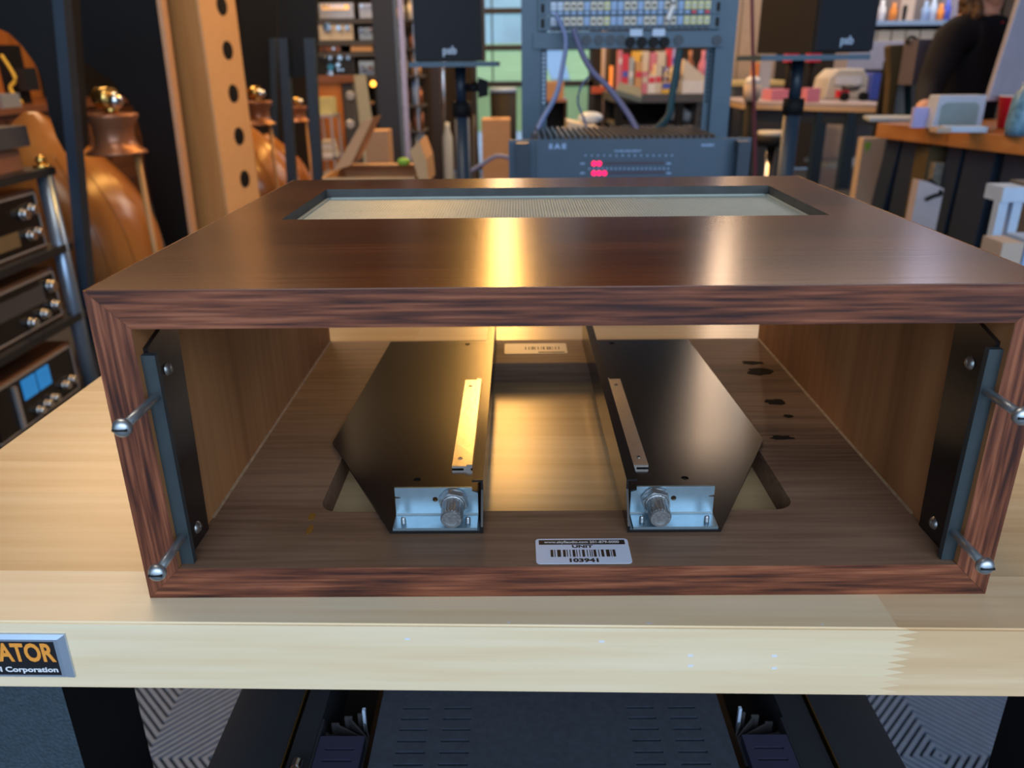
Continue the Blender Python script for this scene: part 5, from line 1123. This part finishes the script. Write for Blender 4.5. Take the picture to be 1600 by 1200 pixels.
# back shelf with bright bins, right
sy = 5.6; x0, x1 = P(1352, 40, sy).x, P(1510, 40, sy).x
zA, zB = P(1420, 33, sy).z, P(1420, 57, sy).z
t = thing('parts_shelf', 'bright parts shelf with a blue edge above the person', 'shelf', ((x0+x1)/2, sy+0.2, FL))
for zz in (zA, zB-0.03): obj('shelf', bx(NB(), x0, x1, sy, sy+0.4, zz-0.02, zz), 'grey_panel', t)
obj('shelf_edge', bx(NB(), x0, x1, sy-0.012, sy-0.0005, zA-0.026, zA+0.004), 'panel_blue', t)
for x_ in (x0-0.03, x1): obj('upright', bx(NB(), x_, x_+0.03, sy, sy+0.4, FL, 1.4), 'grey_panel', t)
obj('back_board', bx(NB(), x0, x1, sy+0.4, sy+0.42, FL, 1.4), 'wall_grey', t)
obj('grey_panel', bx(NB(), x0-0.1, x1, sy-0.03, sy-0.013, P(1400, 108, sy).z, zB-0.05), 'grey_panel', t)
for k in range(7):
    w_ = (x1-x0)/7; t_ = thing('parts_bin', 'cream open parts bin on the bright shelf, '+('leftmost of the row', 'second from left', 'third from left', 'fourth, in the middle', 'fifth from left', 'sixth from left', 'rightmost of the row')[k], 'bin', (x0+w_*(k+.5), sy+0.12, zB-0.03)); t_['group'] = 'cream parts bins on the bright shelf'
    xa_, xb_ = x0+w_*k+0.006, x0+w_*(k+1)-0.006; b = NB(); hb = (zA-zB)*0.72
    for a_ in ((xa_, xb_, sy+0.02, sy+0.025), (xa_, xb_, sy+0.245, sy+0.25), (xa_, xa_+0.004, sy+0.025, sy+0.245), (xb_-0.004, xb_, sy+0.025, sy+0.245)): obj('wall', bx(NB(), *a_, zB-0.029, zB-0.029+hb), 'cream', t_)
    obj('contents', ball(NB(), ((xa_+xb_)/2, sy+0.135, zB-0.029+hb*0.75), 0.04, 0.9, 1.4, 0.5), random.choice(['card_light', 'white', 'yellow', 'card']), t_)
for px, mm, hh, lb in ((1364, 'card_light', 22, 'tan bottle at the left end of the bright shelf'), (1378, 'white', 30, 'white bottle second from left on the bright shelf'), (1396, 'orange', 26, 'orange bottle on the bright shelf'), (1412, 'black_soft', 34, 'black bottle left of the blue bottles'), (1446, 'panel_blue', 28, 'pale blue bottle at the middle of the bright shelf'), (1458, 'white_blue', 34, 'tall whitish blue bottle on the bright shelf'), (1470, 'orange', 24, 'orange jar beside the dark blue bottle'), (1480, 'blue', 30, 'dark blue bottle at the right of the bright shelf')):
    q = P(px, 28, sy+0.1); h_ = hh/215; 
    tag(obj('shelf_bottle', lathe(NB(), [(0.024, zA+0.001), (0.026, zA+h_*0.6), (0.012, zA+h_*0.8), (0.012, zA+h_), (0, zA+h_)], (q.x, sy+0.12, 0), 14), mm), lb, 'bottle')
x0_, x1_ = P(1418, 10, sy).x, P(1440, 10, sy).x; tag(obj('brown_case', bx(NB(), x0_, x1_, sy+0.1, sy+0.3, zA+0.001, zA+0.18), 'card_pale', None, 0.004), 'taupe box on the bright shelf behind the bottles', 'box')
# ---- right-hand workbench
tz = P(1372, 192, 2.75).z
pts = [P(1371, 190, 2.72), P(1480, 203, 2.72)]
tE = PZ(1371, 192, tz); t2 = PZ(1600, 214, tz)
tb = thing('right_workbench', 'thick orange-brown topped workbench with angled black legs at right', 'workbench', (tE.x+0.5, tE.y-0.3, FL))
dirv = (Vector((t2.x, t2.y, 0))-Vector((tE.x, tE.y, 0))).normalized(); nrm = Vector((-dirv.y, dirv.x, 0))
if nrm.x < 0: nrm = -nrm
L_ = (t2-tE).length
def TB(a, n): return Vector((tE.x, tE.y, 0))+dirv*a+nrm*n
b = NB(); prism(b, [TB(0, 0)+Vector((0, 0, tz)), TB(L_*0.54, 0)+Vector((0, 0, tz)), TB(L_*0.54, 0.9)+Vector((0, 0, tz)), TB(0, 0.9)+Vector((0, 0, tz))], (0, 0, -0.052)); obj('top_slab', b, 'table_wood', tb, 0.002)
b = NB(); prism(b, [TB(L_*0.545, 0)+Vector((0, 0, tz)), TB(L_*1.25, 0)+Vector((0, 0, tz)), TB(L_*1.25, 0.9)+Vector((0, 0, tz)), TB(L_*0.545, 0.9)+Vector((0, 0, tz))], (0, 0, -0.052)); obj('top_slab', b, 'table_wood', tb, 0.002)
b = NB(); prism(b, [TB(L_*0.541, 0.01)+Vector((0, 0, tz)), TB(L_*0.544, 0.01)+Vector((0, 0, tz)), TB(L_*0.544, 0.88)+Vector((0, 0, tz)), TB(L_*0.541, 0.88)+Vector((0, 0, tz))], (0, 0, -0.05)); obj('joint_strip', b, 'silver', tb)
for a, w_, tilt in ((0.03*L_, 0.07, -0.12), (0.16*L_, 0.10, -0.05), (0.50*L_, 0.06, -0.04), (0.62*L_, 0.12, -0.03), (0.86*L_, 0.16, 0)):
    for n in (0.04, 0.78):
        p_ = TB(a, n); b = NB(); p2 = TB(a+tilt, n); dd = dirv*w_
        prism(b, [Vector((p_.x, p_.y, tz-0.053)), Vector((p_.x, p_.y, tz-0.053))+dd, Vector((p2.x, p2.y, FL))+dd, Vector((p2.x, p2.y, FL))], nrm*0.07); obj('leg', b, 'navy_metal', tb)
def onT(px, py, extra=0): return PZ(px, py, tz)
# white plate at left end
q = onT(1396, 189); tag(obj('paper_stack', prism(NB(), [q+Vector((-0.1, -0.02, 0.001)), q+Vector((0.12, -0.06, 0.001)), q+Vector((0.15, 0.12, 0.001)), q+Vector((-0.06, 0.14, 0.001))], (0, 0, 0.012)), 'grey'), 'flat grey paper tray at the far left end of the right workbench', 'paper')
Yc = onT(1445, 200).y
x0, x1, z0_, z1_ = span(1427, 1449, 168, 202, Yc); tag(obj('violet_card', bx(NB(), x0, x1, Yc, Yc+0.02, tz+0.001, z1_), 'lilac', None, 0.002), 'small pale violet card standing on the right workbench', 'card')
Yp = Yc-0.05; x0, x1, z0_, z1_ = span(1457, 1540, 149, 204, Yp)
t = thing('white_carton', 'white carton with a rounded grey window standing on the right workbench', 'box', ((x0+x1)/2, Yp, tz)); xl_ = P(1455, 200, Yp).x; x1 = P(1537, 180, Yp).x
b = NB(); prism(b, [(xl_, Yp, tz+0.001), (x1, Yp, tz+0.001), (x1, Yp, z1_), (xl_+0.01, Yp, z1_)], (0, 0.07, 0)); obj('carton_body', b, mat('cool pale carton', (0.50, 0.56, 0.72), 0.45), t, 0.003)
hw = (x1-xl_); b = NB(); oo = rrect(xl_+hw*0.12, x1-hw*0.12, 0.001, (z1_-tz)*0.78, 0.02, 5); prism(b, [(x, Yp-0.0003, tz+0.001+z) for x, z in oo], (0, -0.002, 0)); obj('grey_window', b, mat('grey green window film', (0.26, 0.34, 0.38), 0.35), t)
q = onT(1505, 207); b = NB(); prism(b, [q+Vector((-0.06, -0.0, 0.001)), q+Vector((0.06, -0.03, 0.001)), q+Vector((0.07, 0.02, 0.001)), q+Vector((-0.05, 0.05, 0.001))], (0, 0, 0.018)); tag(obj('pale_box', b, 'white_blue', None, 0.002), 'flat pale blue box lying before the white carton', 'box')
q = onT(1466, 207); b = NB(); bx(b, q.x-0.015, q.x+0.03, q.y-0.02, q.y+0.03, tz+0.001, tz+0.016); tag(obj('pinkish_case', b, 'card_pale', None, 0.004), 'small pinkish flat case left of the pale blue box', 'case')
q = onT(1566, 200); r0 = 0.030
b = NB(); lathe(b, [(0.022, tz+0.001), (0.0315, tz+0.098), (0.033, tz+0.099), (0.033, tz+0.102), (0.029, tz+0.102), (0.021, tz+0.006), (0, tz+0.006)], (q.x+0.005, q.y, 0), 28)
cup = thing('party_cup', 'red plastic party cup on the right workbench', 'cup', (q.x+0.005, q.y, tz)); obj('cup_body', b, 'red', cup)
obj('cup_rim', lathe(NB(), [(0.0325, tz+0.100), (0.0350, tz+0.1015), (0.0325, tz+0.104), (0.031, tz+0.102)], (q.x+0.005, q.y, 0), 28), 'white', cup)
q = PZ(1592, 212, tz); t = thing('glass_jar', 'blue patterned glass jar with a metal top at the right edge', 'jar', (q.x, q.y, tz)); obj('jar_body', lathe(NB(), [(0.040, tz+0.001), (0.043, tz+0.03), (0.038, tz+0.11), (0.022, tz+0.135), (0.02, tz+0.15), (0, tz+0.15)], (q.x, q.y, 0), 28), 'glass_vase', t); obj('jar_top', cone(NB(), (q.x, q.y, tz+0.15), (q.x, q.y, tz+0.185), 0.014, 0.012, 16), 'chrome', t)
# big pale computer display seen from behind/side, its slanted edge
Yd = q.y+0.32
e0, e1 = P(1543, 158, Yd), P(1606, -30, Yd)
t = thing('desktop_display', 'large pale desktop display seen from behind at the right edge', 'display', (e0.x+0.3, Yd, tz))
zlow = max(e0.z, tz+0.09)
b = NB(); prism(b, [(e0.x, Yd, e0.z), (e0.x+0.56, Yd+0.16, e0.z), (e0.x+0.56, Yd+0.16, e1.z+0.06), (e1.x, Yd, e1.z+0.06)], (0.0, 0.025, 0)); obj('display_shell', b, mat('silver lilac shell', (0.42, 0.42, 0.54), 0.3, metal=0.2), t, 0.004)
b = NB(); prism(b, [(e0.x+0.22, Yd+0.02, tz+0.001), (e0.x+0.40, Yd+0.06, tz+0.001), (e0.x+0.40, Yd+0.06, e0.z+0.1), (e0.x+0.22, Yd+0.02, e0.z+0.1)], (-0.01, -0.02, 0)); obj('display_stand', b, 'silver', t)
# under-table clutter: bag, tan bottle-like carton, blue crates
x0, x1, z0_, z1_ = span(1425, 1466, 285, 345, 2.1)
t = thing('shopping_bag', 'pale paper bag with a black strap under the right workbench', 'bag', ((x0+x1)/2, 2.15, FL))
b = NB(); prism(b, [(x0, 2.1, FL), (x1, 2.1, FL), (x1+0.01, 2.1, P(0, 308, 2.1).z), (P(1452, 285, 2.1).x, 2.1, z1_), (x0+0.01, 2.1, P(0, 294, 2.1).z)], (0, 0.04, 0)); obj('bag_body', b, mat('pinkish paper bag', (0.48, 0.42, 0.46), 0.6), t)
obj('strap', tube(NB(), [P(1447, 312, 2.09), P(1460, 306, 2.09), P(1470, 303, 2.09), P(1466, 295, 2.11), P(1452, 280, 2.13)], 0.006), 'black_soft', t)
x0, x1, z0_, z1_ = span(1448, 1482, 228, 280, 2.5); t = thing('backpack', 'olive grey patterned backpack under the right workbench', 'backpack', ((x0+x1)/2, 2.6, FL))
b = NB(); bx(b, x0, x1, 2.5, 2.7, FL, z1_); obj('pack_body', b, 'olive', t, 0.02); obj('pack_pocket', bx(NB(), x0+0.01, x1-0.01, 2.46, 2.4995, z0_-0.02, z0_+0.06), mat('camouflage fabric', (0.16, 0.15, 0.13), 0.8, noise=0.9, nscale=40), t, 0.01)
x0, x1, z0_, z1_ = span(1549, 1586, 290, 365, 1.45)
t = thing('white_stool', 'pale blue step stool frame under the right workbench', 'stool', ((x0+x1)/2+0.05, 1.5, FL))
obj('stool_seat', bx(NB(), x0, x1, 1.42, 1.49, z1_-0.032, z1_), 'white_blue', t, 0.004)
for x_ in (x0, x1-0.022):
    for y_ in (1.425,): obj('leg', bx(NB(), x_, x_+0.02, y_, y_+0.022, FL, z1_-0.032), 'white_blue', t)
x0, x1, z0_, z1_ = span(1586, 1640, 286, 400, 1.5); tag(obj('grey_crate', bx(NB(), x0+0.005, x1+0.1, 1.45, 1.56, FL, z1_), mat('grey brown crate', (0.15, 0.13, 0.12), 0.6), None, 0.006), 'grey-brown crate at the right edge beside the pale stool', 'crate')
x0, x1, z0_, z1_ = span(1540, 1574, 368, 420, 1.2); tag(obj('small_carton', bx(NB(), x0, x1-0.002, 1.15, 1.22, FL, z1_-0.004), 'card_pale', None, 0.004), 'grey carton just beyond the cabinet at right', 'box')
x0, x1, z0_, z1_ = span(1574, 1650, 366, 430, 1.2); tag(obj('blue_carton', bx(NB(), x0, x1, 1.15, 1.22, FL, z1_), 'panel_blue', None, 0.004), 'pale blue carton right of the grey carton, at the edge', 'box')
# ---- chair with jacket, person
pY = 3.25
q = P(1412, 60, 3.6); t = thing('office_chair', 'high-backed chair draped with an olive jacket left of the person', 'chair', (q.x, 3.65, FL))
x0, x1, z0_, z1_ = span(1391, 1414, 70, 165, 3.6)
b = NB(); prism(b, [P(1389, 74, 3.6), P(1393, 70, 3.6), P(1417, 69, 3.6), P(1416, 115, 3.6), P(1404, 130, 3.6), P(1397, 182, 3.6), P(1386, 180, 3.6), P(1391, 120, 3.6)], (0, 0.06, 0)); obj('jacket', b, 'olive', t, 0.008)
b = NB(); prism(b, [P(1400, 118, 3.64), P(1413, 112, 3.64), P(1414, 178, 3.64), P(1396, 178, 3.64)], (0, 0.04, 0)); obj('backrest', b, 'grey', t, 0.004)
b = NB(); prism(b, [P(1414, 112, 3.66), P(1424, 110, 3.66), P(1424, 182, 3.66), P(1412, 182, 3.66)], (0, 0.05, 0)); obj('teal_cloth', b, 'teal', t)
zs_ = -0.38
obj('seat', bx(NB(), q.x-0.15, q.x+0.22, 3.62, 3.98, zs_-0.05, zs_), 'black_soft', t, 0.02)
obj('back_frame', bx(NB(), q.x-0.02, q.x+0.03, 3.70, 3.73, zs_, P(0, 110, 3.7).z), 'black_soft', t)
obj('column', cone(NB(), (q.x+0.03, 3.8, FL+0.08), (q.x+0.03, 3.8, zs_-0.05), 0.03, 0.03, 14), 'chrome', t)
for k in range(5):
    a = k*1.2566; obj('leg', tube(NB(), [(q.x+0.03, 3.8, FL+0.09), (q.x+0.03+0.26*math.cos(a), 3.8+0.26*math.sin(a), FL+0.03)], 0.018), 'black_soft', t)
x0, x1, z0_, z1_ = span(1419, 1440, 62, 110, 3.5)
t = thing('hanging_backpack', 'purple grey backpack with a carry loop hung on the chair', 'backpack', ((x0+x1)/2, 3.5, z0_))
obj('pack_body', bx(NB(), x0, x1, 3.42, 3.56, z0_-0.06, z1_), 'purple_grey', t, 0.015)
obj('carry_loop', tube(NB(), [P(1418, 70, 3.5), P(1419, 60, 3.5), P(1427, 58, 3.5), P(1434, 64, 3.5)], 0.007), 'black_soft', t)
# seated person in black, back turned, leaning on the bench
def skin_mesh(verts, edges, radii, root=0, sub=2):
    me = bpy.data.meshes.new('tmp'); me.from_pydata([tuple(v) for v in verts], edges, []); o = bpy.data.objects.new('tmp', me); COL.objects.link(o)
    md = o.modifiers.new('s', 'SKIN'); md.use_smooth_shade = True
    for i, r in enumerate(radii):
        r = r if isinstance(r, tuple) else (r, r)
        me.skin_vertices[0].data[i].radius = r; me.skin_vertices[0].data[i].use_root = (i == root)
    md2 = o.modifiers.new('u', 'SUBSURF'); md2.levels = sub; md2.render_levels = sub
    dg = bpy.context.evaluated_depsgraph_get(); m2 = bpy.data.meshes.new_from_object(o.evaluated_get(dg)); bm = NB(); bm.from_mesh(m2)
    bpy.data.objects.remove(o); bpy.data.meshes.remove(me); bpy.data.meshes.remove(m2)
    for f in bm.faces: f.smooth = True
    return bm
ppm = 356.0                                      # pixels per metre at the person's distance
def Q(px, py, Y): return P(px, py, Y)
hipz = -0.28
shL, shR, neck = Q(1486, 58, 3.16), Q(1562, 62, 3.32), Q(1538, 22, 3.24)
hip = Vector((Q(1512, 150, 3.22).x, 3.26, hipz)); chest = Q(1522, 90, 3.24); head = Q(1550, -38, 3.20); waist = Vector((hip.x+0.005, 3.25, hip.z+0.20))
elL = Q(1452, 140, 3.02); wrL = Q(1446, 168, 2.80)
elR = shR+Vector((0.06, -0.22, -0.22)); wrR = elR+Vector((0.06, -0.24, 0.04))
wrL = Vector((wrL.x, wrL.y, tz+0.028)); wrR = Vector((wrR.x, min(wrR.y, 2.75), tz+0.028))
elL.z = max(elL.z, tz-0.02); elR.z = max(elR.z, tz)
person = thing('person', 'person in a black sweatshirt with curly brown hair, seated behind the right workbench', 'person', (hip.x, hip.y, FL))
knL, knR = hip+Vector((0.02, -0.42, 0.0)), hip+Vector((0.24, -0.42, 0.0))
ftz = hipz-0.46
V = [hip, waist, chest, (neck*0.7+chest*0.3), neck, head+Vector((0, 0, -0.02)),
     shL, elL, wrL, shR, elR, wrR,
     hip+Vector((-0.09, -0.02, -0.02)), knL, Vector((knL.x, knL.y+0.08, ftz+0.05)), Vector((knL.x, knL.y-0.08, ftz+0.03)),
     hip+Vector((0.09, -0.02, -0.02)), knR, Vector((knR.x, knR.y+0.08, ftz+0.05)), Vector((knR.x, knR.y-0.08, ftz+0.03))]
Ed = [(0,1),(1,2),(2,3),(3,4),(4,5),(3,6),(6,7),(7,8),(3,9),(9,10),(10,11),(0,12),(12,13),(13,14),(14,15),(0,16),(16,17),(17,18),(18,19)]
Rd = [(.15,.13),(.145,.12),(.165,.125),(.11,.09),.055,.085,.075,.056,.034,.075,.056,.034,.085,.065,.045,.035,.085,.065,.045,.035]
body = skin_mesh(V, Ed, Rd)
for f in body.faces:
    c = f.calc_center_median()
    up = c.z > neck.z-0.005 or (c-wrL).length < 0.06 or (c-wrR).length < 0.06
    f.material_index = 1 if up else (2 if c.z < hipz+0.03 else 0)
obj('body', body, ['shirt', 'skin', 'jeans'], person)
# head: skull with a face looking right and away towards the display
hd = NB(); ball(hd, head, 0.092, 0.86, 1.05, 1.25, 24)
lk = Vector((0.75, -0.55, -0.12)).normalized(); sd = lk.cross(Vector((0, 0, 1))).normalized()
for v in hd.verts:                                   # jaw and brow
    r_ = v.co-head
    if r_.z < 0: v.co -= Vector((r_.x, r_.y, 0))*(-r_.z*2.2); v.co += lk*(-r_.z*0.18)
obj('head', hd, 'skin', person)
b = NB(); cone(b, head+lk*0.082+Vector((0, 0, 0.012)), head+lk*0.108+Vector((0, 0, -0.018)), 0.008, 0.014, 10); obj('nose', b, 'skin', person)
for s in (-1, 1):
    obj('eye', ball(NB(), head+lk*0.080+sd*0.030*s+Vector((0, 0, 0.015)), 0.012), 'white', person)
    obj('ear', ball(NB(), head+sd*0.082*s-lk*0.01, 0.026, 0.5, 0.8, 1.1, 12), 'skin', person)
obj('mouth', ball(NB(), head+lk*0.088+Vector((0, 0, -0.052)), 0.016, 1.0, 1.0, 0.35, 12), mat('lips', (0.45, 0.15, 0.12), 0.5), person)
hb = NB(); random.seed(33)
ball(hb, head-lk*0.022+Vector((0, 0, 0.030)), 0.104, 0.92, 1.0, 1.08, 20)
for k in range(150):                                  # curls
    a, e_ = random.uniform(0, 6.283), random.uniform(-0.95, 1.3)
    d_ = Vector((math.cos(a)*math.cos(e_), math.sin(a)*math.cos(e_), math.sin(e_)))
    if d_.dot(lk) > 0.35 and d_.z < 0.55: continue
    ball(hb, head-lk*0.02+Vector((0, 0, 0.015))+d_*random.uniform(0.092, 0.112), random.uniform(0.014, 0.024), 1, 1, 1.2, 8)
for k in range(110):                                  # longer curls down the nape
    a = random.uniform(-1.5, 1.5); d_ = (-lk*math.cos(a)+sd*math.sin(a)); ball(hb, head+d_*random.uniform(0.06, 0.095)+Vector((0, 0, random.uniform(-0.155, -0.03))), random.uniform(0.013, 0.022), 1, 1, 1.3, 8)
stuff(obj('hair', hb, 'hair', person))
obj('red_collar', lathe(NB(), [(0.062, -0.012), (0.070, 0.0), (0.060, 0.012), (0.056, 0.0)], neck+Vector((0.01, -0.01, -0.035)), 24), 'red', person)
for w_, s in ((wrL, 1), (wrR, -1)):                   # hands: palm and five bent fingers resting on the bench
    V2, E2, R2 = [w_, w_+Vector((0, -0.045, -0.004)), w_+Vector((0, -0.085, -0.006))], [(0, 1), (1, 2)], [(.026, .016), (.036, .014), (.034, .012)]
    hm = skin_mesh(V2, E2, R2, 1)
    for k, (dx, ln) in enumerate(((-0.027, 0.052), (-0.009, 0.062), (0.009, 0.058), (0.026, 0.046))):
        p0 = w_+Vector((dx, -0.075, -0.004)); fm = skin_mesh([p0, p0+Vector((dx*0.2, -ln*0.55, 0.006)), p0+Vector((dx*0.3, -ln, -0.010))], [(0, 1), (1, 2)], [.0095, .0088, .0075], 0, 1)
        me_ = bpy.data.meshes.new('x'); fm.to_mesh(me_); fm.free(); hm.from_mesh(me_); bpy.data.meshes.remove(me_)
    p0 = w_+Vector((0.028*s, -0.02, 0)); fm = skin_mesh([p0, p0+Vector((0.022*s, -0.028, 0.0)), p0+Vector((0.026*s, -0.055, -0.006))], [(0, 1), (1, 2)], [.012, .010, .008], 0, 1)
    me_ = bpy.data.meshes.new('x'); fm.to_mesh(me_); fm.free(); hm.from_mesh(me_); bpy.data.meshes.remove(me_)
    for f in hm.faces: f.smooth = True
    obj('hand', hm, 'skin', person)
for kn_ in (knL, knR):
    b = NB(); ball(b, (kn_.x, kn_.y-0.03, ftz+0.035), 0.05, 0.9, 2.2, 0.7, 16); obj('shoe', b, 'black_soft', person)
st_ = thing('work_stool', 'black work stool under the seated person in black', 'stool', (hip.x, hip.y, FL))
obj('seat', cone(NB(), (hip.x, hip.y, hipz-0.17), (hip.x, hip.y, hipz-0.125), 0.19, 0.19, 28), 'black_soft', st_)
obj('column', cone(NB(), (hip.x, hip.y, FL+0.06), (hip.x, hip.y, hipz-0.17), 0.03, 0.03, 16), 'chrome', st_)
obj('foot_ring', lathe(NB(), [(0.20, ftz-0.012), (0.215, ftz-0.006), (0.20, ftz), (0.19, ftz-0.006)], (hip.x, hip.y, 0), 32), 'chrome', st_)
for k in range(5):
    a = k*1.2566+0.3; obj('leg', tube(NB(), [(hip.x, hip.y, FL+0.08), (hip.x+0.28*math.cos(a), hip.y+0.28*math.sin(a), FL+0.02)], 0.018), 'black_soft', st_)
